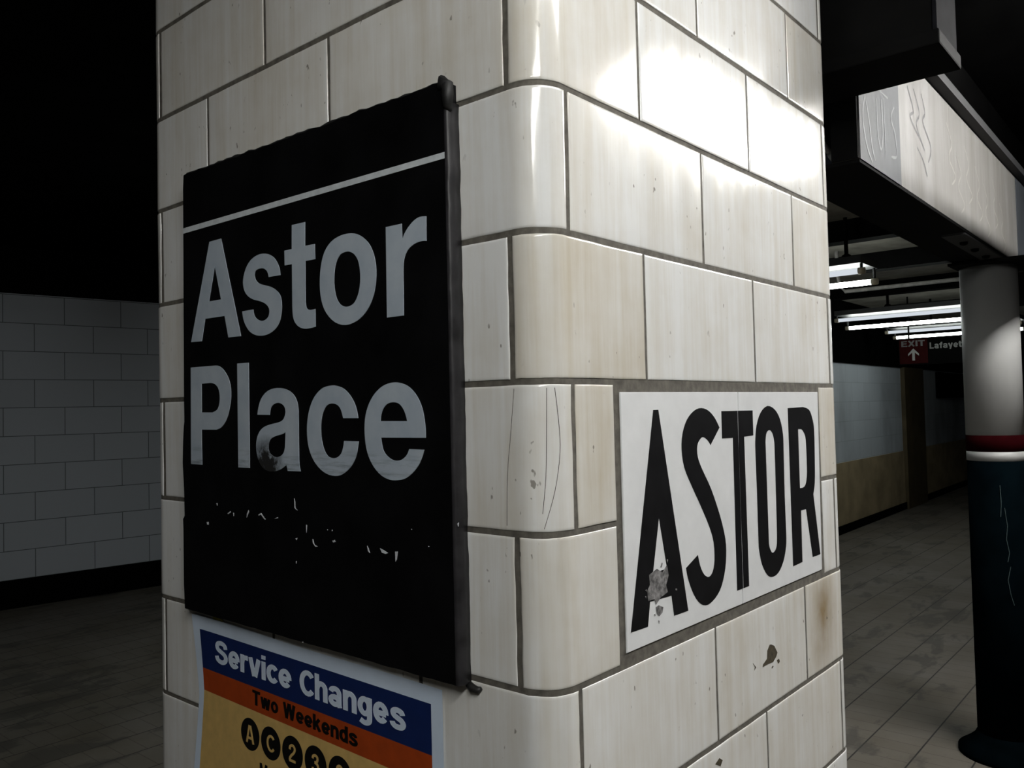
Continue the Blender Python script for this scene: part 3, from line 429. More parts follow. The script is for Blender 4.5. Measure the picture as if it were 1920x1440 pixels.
# bold sans lettering drawn as strokes: capitals 1 high, centre lines of a pen of width PEN
PEN = 0.19
def arc(cx, cy, rx, ry, a0, a1, n=18):
    return [(cx + rx * math.cos(math.radians(a0 + (a1 - a0) * i / n)), cy + ry * math.sin(math.radians(a0 + (a1 - a0) * i / n))) for i in range(n + 1)]
def spl(*P, n=4):
    out = []
    for i in range(len(P) - 1):
        p0, p1, p2, p3 = P[max(i - 1, 0)], P[i], P[i + 1], P[min(i + 2, len(P) - 1)]
        for k in range(n):
            t = k / n
            out.append(tuple(.5 * (2 * p1[j] + (p2[j] - p0[j]) * t + (2 * p0[j] - 5 * p1[j] + 4 * p2[j] - p3[j]) * t * t + (3 * p1[j] - p0[j] - 3 * p2[j] + p3[j]) * t ** 3) for j in (0, 1)))
    return out + [P[-1]]
SPEN = {
    'S': [spl((.57, .70), (.53, .83), (.42, .90), (.30, .91), (.17, .86), (.12, .74), (.18, .61), (.34, .53), (.50, .45), (.58, .32), (.55, .18), (.43, .095), (.29, .09), (.15, .16), (.09, .31))],
    'C': [arc(.37, .5, .27, .405, 40, 320)],
    'T': [[(0, .9), (.64, .9)], [(.32, 0), (.32, .9)]],
    'W': [[(.08, 1), (.25, 0)], [(.25, 0), (.44, 1)], [(.48, 1), (.66, 0)], [(.66, 0), (.83, 1)]],
    'M': [[(.1, 0), (.1, 1)], [(.13, 1), (.4, .14), (.67, 1)], [(.7, 1), (.7, 0)]],
    'A': [[(.07, 0), (.30, 1)], [(.61, 0), (.38, 1)], [(.14, .29), (.54, .29)], [(.25, .92), (.43, .92)]],
    'E': [[(.1, 0), (.1, 1)], [(.1, .9), (.56, .9)], [(.1, .52), (.52, .52)], [(.1, .1), (.58, .1)]],
    'X': [[(.07, 0), (.57, 1)], [(.57, 0), (.07, 1)]],
    'I': [[(.1, 0), (.1, 1)]],
    'L': [[(.1, 1), (.1, 0)], [(.1, .1), (.54, .1)]],
    'a': [spl((.11, .52), (.15, .61), (.27, .66), (.39, .63), (.45, .53), (.455, .40), (.455, .12), (.48, 0)), arc(.27, .215, .17, .135, 0, 360, 28)],
    'c': [arc(.29, .375, .195, .285, 38, 322)],
    'd': [arc(.28, .375, .185, .285, 0, 360, 28), [(.47, 0), (.47, 1)]],
    'e': [arc(.29, .375, .195, .285, -4, 322), [(.1, .36), (.48, .36)]],
    'f': [spl((.42, .91), (.32, .90), (.24, .80), (.22, .62), (.22, .3), (.22, 0)), [(.02, .67), (.42, .67)]],
    'g': [arc(.28, .40, .18, .26, 0, 360, 28), spl((.47, .75), (.47, .4), (.47, .05), (.45, -.10), (.36, -.17), (.24, -.18), (.11, -.12))],
    'h': [[(.1, 0), (.1, 1)], spl((.1, .42), (.14, .56), (.25, .655), (.37, .64), (.45, .54), (.46, .38), (.46, 0))],
    'i': [[(.1, 0), (.1, .75)], [(.1, .84), (.1, 1)]],
    'k': [[(.1, 0), (.1, 1)], [(.12, .28), (.45, .75)], [(.23, .46), (.49, 0)]],
    'n': [[(.1, 0), (.1, .75)], spl((.1, .42), (.14, .56), (.25, .655), (.37, .64), (.45, .54), (.46, .38), (.46, 0))],
    'o': [arc(.29, .375, .195, .285, 0, 360, 28)],
    'r': [[(.1, 0), (.1, .75)], spl((.1, .40), (.13, .55), (.21, .64), (.37, .655))],
    's': [spl((.46, .53), (.42, .62), (.32, .665), (.20, .655), (.12, .58), (.15, .47), (.28, .40), (.41, .34), (.48, .24), (.44, .13), (.33, .085), (.20, .09), (.11, .15), (.08, .23))],
    't': [spl((.2, .95), (.2, .6), (.2, .25), (.22, .13), (.30, .09), (.38, .09)), [(.04, .67), (.38, .67)]],
    'v': [[(.06, .75), (.24, 0)], [(.29, 0), (.47, .75)]],
    'w': [[(.07, .75), (.20, 0)], [(.22, 0), (.355, .75)], [(.395, .75), (.53, 0)], [(.55, 0), (.68, .75)]],
    'y': [[(.06, .75), (.27, .10)], [(.48, .75), (.22, -.2)]],
    '2': [spl((.10, .66), (.14, .82), (.28, .915), (.42, .87), (.48, .72), (.40, .54), (.24, .38), (.12, .22), (.09, .08)), [(.06, .085), (.52, .085)]],
    '3': [spl((.10, .72), (.15, .85), (.28, .915), (.41, .87), (.45, .74), (.38, .60), (.24, .545)), spl((.24, .545), (.40, .50), (.48, .36), (.44, .18), (.30, .085), (.15, .13), (.09, .27))],
    '9': [arc(.29, .65, .19, .265, 0, 360, 28), spl((.48, .66), (.48, .42), (.43, .20), (.30, .085), (.17, .11), (.10, .22))],
}
def pen_loops(ch, pen):
    """each stroke of a letter as its own closed outline (a ring as outer and inner outline)"""
    out = []
    for S in SPEN[ch]:
        ring = len(S) > 3 and abs(S[0][0] - S[-1][0]) + abs(S[0][1] - S[-1][1]) < 1e-6
        if ring: S = S[:-1]
        n = len(S); A, B = [], []
        for i, p in enumerate(S):
            q0 = S[i - 1] if i or ring else None; q1 = S[(i + 1) % n] if i < n - 1 or ring else None
            ns = []
            for a, b in ((q0, p), (p, q1)):
                if a is None or b is None: continue
                d = math.hypot(b[0] - a[0], b[1] - a[1]) or 1e-9
                ns.append((-(b[1] - a[1]) / d, (b[0] - a[0]) / d))
            mx, my = sum(v[0] for v in ns) / len(ns), sum(v[1] for v in ns) / len(ns)
            k = pen / 2 / max(mx * mx + my * my, .28)
            A.append((p[0] + mx * k, p[1] + my * k)); B.append((p[0] - mx * k, p[1] - my * k))
        out.append([B, A] if ring else [A + B[::-1]])
    return out
def text_loops(txt, pen, x0, x1, base, cap, gap=0.07, space=0.22):
    """outlines of a word from x0 to x1 on a baseline, capitals cap high: [(char, [stroke outlines])]"""
    cur = 0.0; parts = []
    for ch in txt:
        if ch == ' ': cur += space; continue
        L = pen_loops(ch, pen); xs = [p[0] for s in L for l in s for p in l]
        a, b = min(xs), max(xs); parts.append((ch, L, cur - a)); cur += b - a + gap
    cur -= gap; sx = (x1 - x0) / cur
    return [(ch, [[[(x0 + (p[0] + dx) * sx, base + p[1] * cap) for p in l] for l in s] for s in L]) for ch, L, dx in parts]

def clip_x(loop, x, keep_left):
    out = []
    for (a, b) in zip(loop, loop[1:] + loop[:1]):
        ia = (a[0] <= x) == keep_left; ib = (b[0] <= x) == keep_left
        if ia: out.append(tuple(a))
        if ia != ib:
            t = (x - a[0]) / (b[0] - a[0]); out.append((x, a[1] + t * (b[1] - a[1])))
    return out

# ------------------------------------------------------------------ the setting
bm = boxbm((-9, -7, FLOOR - 0.1), (24, 9, FLOOR)); struct('floor', bm, M_FLOOR)
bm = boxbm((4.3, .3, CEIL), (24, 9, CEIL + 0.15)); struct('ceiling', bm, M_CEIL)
bm = boxbm((4.3, -7, TOP), (24, .3, TOP + 0.16)); struct('ceiling.002', bm, M_CEILBLACK)  # same ceiling, with its shade put into the black colour
bm = boxbm((-9, -7, TOP), (4.3, 9, TOP + 0.17)); struct('ceiling.001', bm, M_CEILBLACK)  # near ceiling, coloured black to stand for the lack of light

# far left wall: white tile above a black base course
A1 = math.atan2(-0.12106, 0.99265)
def lw(t, off=0.0):                     # point on the left wall, t metres along it
    return (1.7252 + t * math.cos(A1) + off * math.sin(A1) * -1, 7.3703 + t * math.sin(A1) + off * math.cos(A1))
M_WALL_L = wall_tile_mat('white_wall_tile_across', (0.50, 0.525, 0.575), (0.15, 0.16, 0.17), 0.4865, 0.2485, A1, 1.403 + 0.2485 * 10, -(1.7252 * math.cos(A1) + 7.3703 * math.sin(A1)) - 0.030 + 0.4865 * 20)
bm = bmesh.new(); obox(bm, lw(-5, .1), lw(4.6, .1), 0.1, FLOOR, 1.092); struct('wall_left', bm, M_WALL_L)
bm = bmesh.new(); obox(bm, lw(-5, .0), lw(4.6, .0), 0.006, FLOOR, -1.403); struct('baseboard_left', bm, M_BASE)
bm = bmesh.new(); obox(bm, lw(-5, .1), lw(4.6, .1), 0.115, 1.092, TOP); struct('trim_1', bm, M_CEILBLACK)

# far right wall
def rwy(x): return 2.8013 + 0.01646 * x
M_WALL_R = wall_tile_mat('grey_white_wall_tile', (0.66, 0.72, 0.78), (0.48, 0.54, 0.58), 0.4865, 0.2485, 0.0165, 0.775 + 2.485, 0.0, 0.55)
bm = bmesh.new(); obox(bm, (6.6, rwy(6.6) + .1), (23, rwy(23) + .1), 0.1, FLOOR, 0.465); struct('wall_right', bm, M_WALL_R)
bm = bmesh.new(); obox(bm, (6.6, rwy(6.6)), (23, rwy(23)), 0.012, FLOOR + 0.02, -0.785); struct('trim_2', bm, M_DADO)
bm = bmesh.new(); obox(bm, (6.6, rwy(6.6) - .01), (23, rwy(23) - .01), 0.02, FLOOR, FLOOR + 0.10); struct('baseboard_right', bm, M_BASE)
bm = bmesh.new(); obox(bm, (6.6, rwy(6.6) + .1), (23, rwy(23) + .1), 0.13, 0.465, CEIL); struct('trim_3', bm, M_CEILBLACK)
bm = bmesh.new(); obox(bm, (12.45, rwy(12.45) - .02), (13.55, rwy(13.55) - .02), 0.04, FLOOR, 0.47); struct('trim_4', bm, M_PILASTER)
bm = bmesh.new(); obox(bm, (1.40, .20), (9.0, .26), 0.03, 1.058, TOP); struct('light_baffle', bm, M_CEILBLACK)  # black bulkhead added to stop lamp light passing over the girder
# closing walls the photo does not look at
bm = boxbm((23, -7, FLOOR), (23.1, 9, CEIL)); struct('wall_far', bm, M_CEILBLACK)

# ------------------------------------------------------------------ the tiled pillar
WR, WL, RAD = 1.09, 1.075, 0.05
PER = 2 * (WR + WL)
CORN = [0.0, WR, WR + WL, 2 * WR + WL, PER]
def path(s):
    """point and outward normal on the pillar's outline; s = 0 at the near corner, + along the right face"""
    s %= PER
    pts = [((0, 0), (1, 0), (0, -1)), ((WR, 0), (0, 1), (1, 0)), ((WR, WL), (-1, 0), (0, 1)), ((0, WL), (0, -1), (-1, 0))]
    for i in range(5):
        if abs(s - CORN[i]) < RAD:
            c, d, n = pts[i % 4]; pd = pts[(i - 1) % 4][1]; pn = pts[(i - 1) % 4][2]
            t = (s - CORN[i] + RAD) / (2 * RAD) * math.pi / 2
            cx = c[0] + RAD * (d[0] - pd[0]); cy = c[1] + RAD * (d[1] - pd[1])
            nx = pn[0] * math.cos(t) + n[0] * math.sin(t); ny = pn[1] * math.cos(t) + n[1] * math.sin(t)
            return (cx + nx * RAD, cy + ny * RAD), (nx, ny)
    i = max(k for k in range(4) if s >= CORN[k])
    c, d, n = pts[i]; q = s - CORN[i]
    return (c[0] + d[0] * q, c[1] + d[1] * q), n

ZR = {-4: -0.8025, -3: -0.6013, -2: -0.4044, -1: -0.1984, 0: 0.0048, 1: 0.2060, 2: 0.4055, 3: 0.6005, 4: 0.7899}
for k in range(5, 9): ZR[k] = ZR[4] + 0.195 * (k - 4)
for k in range(-5, -10, -1): ZR[k] = ZR[-4] + 0.2 * (k + 4)
ROWA = [.25, .64, 1.03, WR + .25, WR + .635, WR + 1.02, WR + WL + .25, WR + WL + .64, WR + WL + 1.03, PER - .83, PER - .4445, PER - .057]
ROWB = [.059, .447, .842, WR + .06, WR + .4425, WR + .825, WR + WL + .06, WR + WL + .445, WR + WL + .84, PER - 1.02, PER - .63, PER - .25]
# how brown single tiles of the two faces in view are: (row, number of the tile along the row) -> tone
TONE = {(0, 11): 0.62, (-2, 11): 0.50, (-1, 0): 0.66, (-1, 2): 0.6, (-1, 11): 0.28, (1, 2): 0.42, (0, 0): 0.16, (0, 1): 0.26, (2, 2): 0.40, (3, 2): 0.46,
        (-3, 2): 0.52, (-3, 1): 0.34, (-3, 0): 0.26, (-3, 11): 0.30, (-4, 11): 0.42, (-4, 0): 0.26, (-4, 1): 0.38, (1, 0): 0.26, (1, 1): 0.22,
        (1, 11): 0.22, (2, 0): 0.20, (2, 1): 0.22, (2, 11): 0.42, (2, 9): 0.40, (2, 10): 0.42, (3, 0): 0.24, (3, 1): 0.22, (3, 11): 0.24,
        (0, 10): 0.12, (-2, 10): 0.16, (3, 10): 0.36, (3, 9): 0.40, (3, 8): 0.40, (-2, 1): 0.18, (-2, 2): 0.2}

def jag(s, z, k): return (noise.noise((s * 45, z * 45, k * 7.3)) * 0.0009 + noise.noise((s * 140, z * 140, k * 3.1)) * 0.0005)

TV, TF, TT = [], [], []
def add_tile(s0, s1, z0, z1, tone, rough_l, rough_r):
    thick = 0.0042
    sl = [0, .0005, .0013, .0045]
    inner = []
    step = 0.03; n = max(1, int((s1 - s0 - .01) / step)); inner = [s0 + .005 + (s1 - s0 - .01) * i / n for i in range(1, n)]
    extra = []
    for c in CORN:
        if s0 - .02 < c < s1 + .02 or s0 < c - RAD < s1:
            extra += [c - RAD + 2 * RAD * i / 12 for i in range(13) if s0 + .006 < c - RAD + 2 * RAD * i / 12 < s1 - .006]
    if extra: inner = [v for v in inner if min(abs(v - e) for e in extra) > .006 and all(abs(v - c) > RAD for c in CORN)] + extra
    S = [s0 + a for a in sl] + sorted(inner) + [s1 - a for a in reversed(sl)]
    nz = 6
    Z = [z0 + a for a in sl] + [z0 + .005 + (z1 - z0 - .01) * i / nz for i in range(1, nz)] + [z1 - a for a in reversed(sl)]
    hgt = {0: -0.004, 1: -0.0007, 2: -0.00018, 3: 0.0}
    base = len(TV); ns, nzn = len(S), len(Z)
    tilt_s = RND.uniform(-.0009, .0009); tilt_z = RND.uniform(-.0006, .0006); off = RND.uniform(-.0004, .0003)
    if abs(z0 - ZR[1]) < .01: tilt_z += .0018
    if abs(z0 - ZR[2]) < .01: tilt_z -= .0010
    for i, s in enumerate(S):
        ei = min(i, ns - 1 - i)
        for j, z in enumerate(Z):
            ej = min(j, nzn - 1 - j)
            h = min(hgt.get(ei, 0.0), hgt.get(ej, 0.0))
            ss, zz = s, z
            if ei < 3: ss += jag(s, z, 1) * (rough_l if i < 4 else rough_r) * (1 - ei / 4)
            if ej < 3: zz += jag(s, z, 2) * 0.8 * (1 - ej / 4)
            (x, y), (nx, ny) = path(ss)
            if h > -.002: h += off + tilt_s * (i / (ns - 1) - .5) + tilt_z * (j / (nzn - 1) - .5) + noise.noise((s * 9, z * 9, 4.0)) * .0003
            TV.append((x + nx * h, y + ny * h, zz)); TT.append(tone)
    for i in range(ns - 1):
        for j in range(nzn - 1):
            a = base + i * nzn + j
            TF.append((a, a + nzn, a + nzn + 1, a + 1))

def near_corner(s):
    return any(abs(s % PER - c) < .075 for c in CORN)
HZ = 0.0038
for k in range(-9, 8):
    J = ROWA if k % 2 == 0 else ROWB
    z0, z1 = max(ZR[k], FLOOR + .002) + HZ, min(ZR[k + 1], TOP) - HZ
    if z1 - z0 < .02: continue
    for i in range(12):
        a, b = J[i], (J[i + 1] if i < 11 else J[0] + PER)
        tone = TONE.get((k, i), RND.uniform(.0, .28))
        segs = [(a, b)]
        if k in (-1, -2):                      # the name tablet's opening
            new = []
            for p, q in segs:
                for lo, hi in ((-9, .158), (.9545, 99)):
                    for sh in (0, PER):
                        pp, qq = max(p, lo + sh if lo > 0 or sh else p), min(q, hi + sh)
                        if sh == 0 and p < .96 and qq - pp > .01 and (lo < 0 and p < .158 or lo > 0 and q > .9545): new.append((pp, qq))
                        if sh and q > PER and lo < 0 and p > 1: new.append((p, min(q, hi + PER)))
            if a > .96 and b <= PER: new = [(a, b)]
            segs = new
        for p, q in segs:
            ga = .0042 if near_corner(p) else .0031
            gb = .0042 if near_corner(q) else .0031
            if abs(q % PER - .158) < 1e-4: gb = 0.002
            if abs(p - .9545) < 1e-4: ga = 0.002
            add_tile(p + ga, q - gb, z0, z1, tone, 2.2 if near_corner(p) else .7, 2.2 if near_corner(q) else .7)

pillar = thing('tiled_pillar', 'massive square station pillar clad in glazed cream tiles with rounded corners', 'pillar', (WR / 2, WL / 2, FLOOR))
me = bpy.data.meshes.new('glazed_tiles'); me.from_pydata(TV, [], TF)
at = me.attributes.new('tone', 'FLOAT', 'POINT'); at.data.foreach_set('value', TT)
link('glazed_tiles', me, M_TILE, pillar, True)
bm = bmesh.new()
SS = sorted(set([PER * i / 60 for i in range(60)] + [(c - RAD + 2 * RAD * i / 12) % PER for c in CORN[:4] for i in range(13)]))
ring0, ring1 = [], []
for s in SS:
    (x, y), (nx, ny) = path(s)
    ring0.append(bm.verts.new((x - nx * .0013, y - ny * .0013, FLOOR))); ring1.append(bm.verts.new((x - nx * .0013, y - ny * .0013, TOP)))
for i in range(len(SS)):
    j = (i + 1) % len(SS); bm.faces.new((ring0[i], ring0[j], ring1[j], ring1[i]))
bm.faces.new(ring0[::-1]); bm.faces.new(ring1)
bmesh.ops.recalc_face_normals(bm, faces=bm.faces)
obj('grout_core', bm, M_GROUT, pillar)

# name tablet: two white glazed slabs, black letters
R3 = lambda base: (lambda x, y, h: (x, base - h, y))
bm = bmesh.new()
for q in TABQ: fill(bm, [q], R3(.004), .0050)
es = [e for e in bm.edges if all(v.co.y < -.0008 for v in e.verts)]
bmesh.ops.bevel(bm, geom=es, offset=.0008, segments=2, affect='EDGES')
tab = obj('name_tablet', bm, M_TABLET, pillar); tab['label'] = 'white glazed tablet with black capitals'
TX = (TABQ[0][1][0] + TABQ[0][2][0]) / 2
for ch, loops in TABLET:
    bm = bmesh.new()
    if ch == 'T':
        fill(bm, [clip_x(loops[0], TX, True)], R3(-.0009), .0006); fill(bm, [clip_x(loops[0], TX + .0022, False)], R3(-.0009), .0006)
    else:
        fill(bm, loops, R3(-.0009), .0006)
    obj('letter', bm, M_LETBLACK, tab)
bm = bmesh.new()
for p in PIT: fill(bm, [p], R3(-.0013), .0007)
obj('worn_patch', bm, M_PIT, tab)
for p in CHIP:
    bm = bmesh.new(); fill(bm, [p], R3(.0005), .0009); obj('chipped_spot', bm, M_CHIP, pillar)

# hairline cracks in the corner tile beside the tablet
M_CRACK = simple('dirty_hairline', (0.10, 0.09, 0.075), 0.8, 0.3, 40)
for pts in ([(-.055, -.004), (-.062, -.06), (-.070, -.12), (-.073, -.188)], [(.004, -.004), (.002, -.06), (-.001, -.12), (-.008, -.17)], [(.018, -.004), (.024, -.05), (.025, -.09), (.014, -.14), (-.006, -.19)]):
    bm = bmesh.new(); P_ = []
    for s_, z in spl(*pts):
        (x, y), (nx, ny) = path(s_); P_.append((x + nx * .0001, y + ny * .0001, z))
    tube(bm, P_, .00045, 6); obj('hairline_crack', bm, M_CRACK, pillar)

# ------------------------------------------------------------------ black enamel station sign on the left face
XS = -0.0233
sign = thing('station_sign', 'black enamel station sign reading Astor Place on the dim side of the tiled pillar', 'sign', (0, .52, -.41))
L3 = lambda base: (lambda a, z, h: (base - h, -a, z))
def wob(t, k, amp): return noise.noise((t * 38, k, 0.3)) * amp + noise.noise((t * 110, k, 2.1)) * amp * .5
outl = []
N = 60
for i in range(N + 1):                                   # top edge, ragged
    t = i / N; y = .8826 + (.1503 - .8826) * t; outl.append((-y, .4475 + (.4335 - .4475) * t + wob(t * .73, 1, .0035)))
outl += [(-.1503, .25), (-.1499, 0), (-.1497, -.25), (-.1499, -.4112)]
for i in range(1, N):
    t = i / N; outl.append((-(.1499 + (.8996 - .1499) * t), -.4112 + .0052 * t + wob(t * .73, 5, .0012)))
outl += [(-.8960, -.4060), (-.8990, -.36), (-.8985, -.25), (-.8996, -.232), (-.8930, -.225), (-.8945, -.17), (-.8985, -.12), (-.8960, -.08), (-.8925, -.05), (-.8900, -.04), (-.8905, 0), (-.8890, .1), (-.8880, .2), (-.8862, .3), (-.8851, .42)]
bm = bmesh.new(); fill(bm, [outl], L3(.0), .0233)
panel = obj('panel', bm, M_SIGN, sign)
# lumpy steel edge on the side that faces the bright face
bm = bmesh.new(); rows = []
for i in range(61):
    z = -.411 + (.404 + .411) * i / 60
    a = wob(z, 9, .0016); d = .0212 + wob(z, 12, .0022)
    rows.append([bm.verts.new(p) for p in ((-.0005, .1485, z), (-.0005, .1455 + a, z), (-d * .55, .1450 + a, z), (-d, .1462 + a, z), (XS - .0007, .1497 + a * .4, z), (XS - .0007, .1525, z))])
for A, B in zip(rows, rows[1:]):
    for k in range(5): bm.faces.new((A[k], A[k + 1], B[k + 1], B[k]))
bmesh.ops.recalc_face_normals(bm, faces=bm.faces)
trim = obj('edge_trim', bm, M_TRIM, sign, True); trim['label'] = 'dull grey steel edge'
bm = bmesh.new()
tube(bm, [(-.018, .163, .425), (-.024, .152, .434), (-.022, .146, .428), (-.0235, .1445, .412), (-.022, .1465, .398), (-.016, .149, .392)], [.006, .009, .0085, .0085, .007, .004], 10)
obj('corner_sealant', bm, M_SEAL, sign, True)
bm = bmesh.new()
pts = []
for i in range(50):
    t = i / 49; pts.append((-.0145, .880 + (.150 - .880) * t, .4485 + (.4335 - .4485) * t + wob(t * .7, 21, .0022)))
tube(bm, pts, [.0055 + wob(i * .02, 30, .003) for i in range(50)], 8)
obj('sealant', bm, M_SEAL, sign, True)
# a torn screw end of the frame at the lower corner
bm = bmesh.new(); tube(bm, [(-.002, .150, -.413), (-.004, .140, -.417), (-.003, .130, -.418), (-.002, .126, -.415)], [.005, .006, .005, .003], 8)
obj('corner_sealant', bm, M_SEAL, sign, True)
bm = bmesh.new(); fill(bm, [[(-.8856, .3424), (-.1527, .3330), (-.1530, .3240), (-.8858, .3318)]], L3(-XS * -1), .0009)
st = obj('stripe', bm, M_STRIPE, sign); st['label'] = 'thin white stripe'
for ch, loops in SIGN:
    bm = bmesh.new(); fill(bm, loops, L3(XS + .0003), .0012); obj('letter', bm, M_LETTER, sign)
for p in FLECK:
    bm = bmesh.new(); fill(bm, [p], L3(XS + .0003), .0010); obj('scratch', bm, M_FLECK, sign)

# ------------------------------------------------------------------ poster under the sign
poster = thing('service_poster', 'blue orange and tan Service Changes paper poster taped up under the black sign', 'poster', (0, .55, -1.05))
PB = [-.0022]
def bulge(a, z):                        # the sheet lifts a little towards its left edge
    t = max(0.0, (-a - .80) / .1); return .004 * t * t * (0.5 + 0.5 * math.sin(z * 14)) if t > 0 else 0.0
def P3(layer):
    return lambda a, z, h: (-.0022 - layer - h - bulge(a, z), -a, z)
def left_edge(z): return -.9044 + .0212 * max(0, min(1, (-.4213 - z) / .153)) - .0177 * max(0, min(1, (-.5743 - z) / .15)) 
def sheet(name, left, right, top, bot, layer, m, n=24):
    """strip between two edge functions of height, cut into rows"""
    bm = bmesh.new(); f = P3(layer); rows = []
    nc = 26
    for i in range(n + 1):
        row = []
        for j in range(nc + 1):
            u = j / nc
            zt = top(u); zb = bot(u); z = zt + (zb - zt) * i / n
            a = left(z) + (right(z) - left(z)) * u
            row.append(bm.verts.new(f(a, z, 0)))
        rows.append(row)
    for A, B in zip(rows, rows[1:]):
        for k in range(nc): bm.faces.new((A[k], A[k + 1], B[k + 1], B[k]))
    bmesh.ops.recalc_face_normals(bm, faces=bm.faces)
    return obj(name, bm, m, poster, True)
lin = lambda a, b: (lambda u: a + (b - a) * u)
bl = lambda z: -.8762 + .0084 * max(0, min(1, (-.447 - z) / .0737)) + .0040 * max(0, min(1, (-.5207 - z) / .044)) - .018 * max(0, min(1, (-.5647 - z) / .16))
br_ = lambda z: -.2257 + .0012 * (-.45 - z)
sheet('paper', left_edge, lambda z: -.2020 + .002 * max(0, -.4329 - z), lambda u: -.4213 - .0116 * u + .0012 * math.sin(u * 9), lin(-1.36, -1.37), 0.0, M_PAPER, 60)
sheet('blue_band', bl, br_, lin(-.447, -.4571), lin(-.5207, -.5313), .0003, M_BLUE)
sheet('orange_band', bl, br_, lin(-.5207, -.5313), lin(-.5630, -.5755), .0003, M_ORANGE)
sheet('tan_field', bl, br_, lin(-.5630, -.5755), lin(-1.33, -1.34), .0003, M_TAN, 60)
def tilted(loops, z_at, x_at, slope): return [[(p[0], p[1] + (p[0] - x_at) * slope) for p in l] for l in loops]
def line(name, txt, x0, x1, base, cap, slope, m, layer=.0005, **kw):
    bm = bmesh.new()
    for ch, strokes in text_loops(txt, PEN, x0, x1, base, cap, **kw):
        for k, loops in enumerate(strokes): fill(bm, tilted(loops, base, x0, slope), P3(layer), .0004 + .00015 * k)
    return obj(name, bm, m, poster)
line('headline_word', 'Service', -.8215, -.5720, -.5022, .0430, -.0150, M_INKWHITE, gap=.045)
line('headline_word', 'Changes', -.5480, -.2805, -.5065, .0430, -.0150, M_INKWHITE, gap=.045)
line('subheading_word', 'Two', -.6938, -.6130, -.5548, .0262, -.0200, M_INKBLACK, gap=.04)
line('subheading_word', 'Weekends', -.5980, -.3947, -.5567, .0262, -.0200, M_INKBLACK, gap=.04)
for i, ch in enumerate('AC239'):
    cx = -.7031 + .0655 * i; cz = -.6115 - .0008 * i
    bm = bmesh.new(); fill(bm, [[(cx + .0300 * math.cos(t * math.tau / 40), cz + .0290 * math.sin(t * math.tau / 40)) for t in range(40)]], P3(.0005), .0004)
    bd = obj('route_badge', bm, M_INKBLACK, poster)
    L = pen_loops(ch, .135); xs = [p[0] for q in L for l in q for p in l]; mx = (min(xs) + max(xs)) / 2
    bm = bmesh.new()
    for k, q in enumerate(L): fill(bm, [[(cx + (p[0] - mx) * .0395, cz - .0160 + p[1] * .0320) for p in l] for l in q], P3(.0010), .0003 + .00012 * k)
    obj('badge_letter', bm, M_TAN, bd)
line('body_lettering', 'M', -.6730, -.6490, -.6790, .0245, 0, M_INKBLACK)
bm = bmesh.new()
fill(bm, [[(-.8300, -.4235), (-.8285, -.4165), (-.7950, -.4180), (-.7900, -.4240)]], P3(-.001), .0006)
obj('tape', bm, M_YELLOW, poster)

# ------------------------------------------------------------------ cream girder over the round column
girder = thing('painted_girder', 'cream painted longitudinal girder with faded graffiti resting on the round column', 'girder', (3.6, .17, .6))
gy = lambda x: .0268 + .0079 * (x - 1.3758)
def gslab(name, x0, x1, d0, d1, z0, z1, m, taper=None):
    bm = bmesh.new()
    obox(bm, (x0, gy(x0) + (d0 + d1) / 2), (x1, gy(x1) + (d0 + d1) / 2), (d1 - d0) / 2, z0, z1)
    return obj(name, bm, m, girder)
gslab('web', 1.376, 9.0, 0.0, 0.07, 0.602, 1.022, M_BEAM)
gslab('bottom_flange', 1.378, 9.0, 0.001, 0.21, 0.592, 0.602, M_STEEL_DARK)  # dark plate added; its black stands for shade under the girder
gslab('end_plate', 1.368, 1.376, 0.002, 0.07, 0.602, 1.02, M_STEEL_DARK)  # dark plate added to keep the girder's end face from looking lit
tf = gslab('top_flange', 1.376, 9.0, -.035, 0.30, 1.022, 1.055, M_STEEL_GREY)  # its dim light is put into a darker colour than the web
pt = gslab('paint_patch', 1.378, 1.752, -.002, 0.0, 0.6005, 1.0215, M_PATCH); pt['label'] = 'blue white overpainted patch'
gslab('paint_patch', 3.70, 5.4, -.002, 0.0, 0.6005, 1.0215, M_PATCH)
sp = gslab('splice_plate', 2.60, 3.87, .004, .085, .584, .592, M_STEEL_GREY)
for x in (2.78, 2.98, 3.2, 3.46, 3.72):
    bm = bmesh.new(); lathe(bm, x, gy(x) + .045, [(.006, .571), (.014, .575), (.016, .584)], 12); obj('rivet', bm, M_STEEL_DARK, girder, True)
# graffiti strokes as thin paint on the web
def stroke(name, pts, width, m, lift=.0008):
    bm = bmesh.new(); prev = None
    P = [Vector((p[0], p[1], 0)) for p in pts]; Q = []
    for i in range(len(P) - 1):
        p0, p1, p2, p3 = P[max(i - 1, 0)], P[i], P[i + 1], P[min(i + 2, len(P) - 1)]
        for k in range(6):
            t = k / 6; Q.append(.5 * (2 * p1 + (p2 - p0) * t + (2 * p0 - 5 * p1 + 4 * p2 - p3) * t * t + (3 * p1 - p0 - 3 * p2 + p3) * t ** 3))
    Q.append(P[-1])
    for i, q in enumerate(Q):
        t = (Q[min(i + 1, len(Q) - 1)] - Q[max(i - 1, 0)]).normalized(); n = Vector((-t.y, t.x, 0)) * width * (.7 + .5 * noise.noise((i * .4, width * 99, 1)))
        a, b = q + n, q - n
        cur = [bm.verts.new((v.x, gy(v.x) - lift, v.y)) for v in (a, b)]
        if prev: bm.faces.new((prev[0], prev[1], cur[1], cur[0]))
        prev = cur
    bmesh.ops.recalc_face_normals(bm, faces=bm.faces)
    return bm
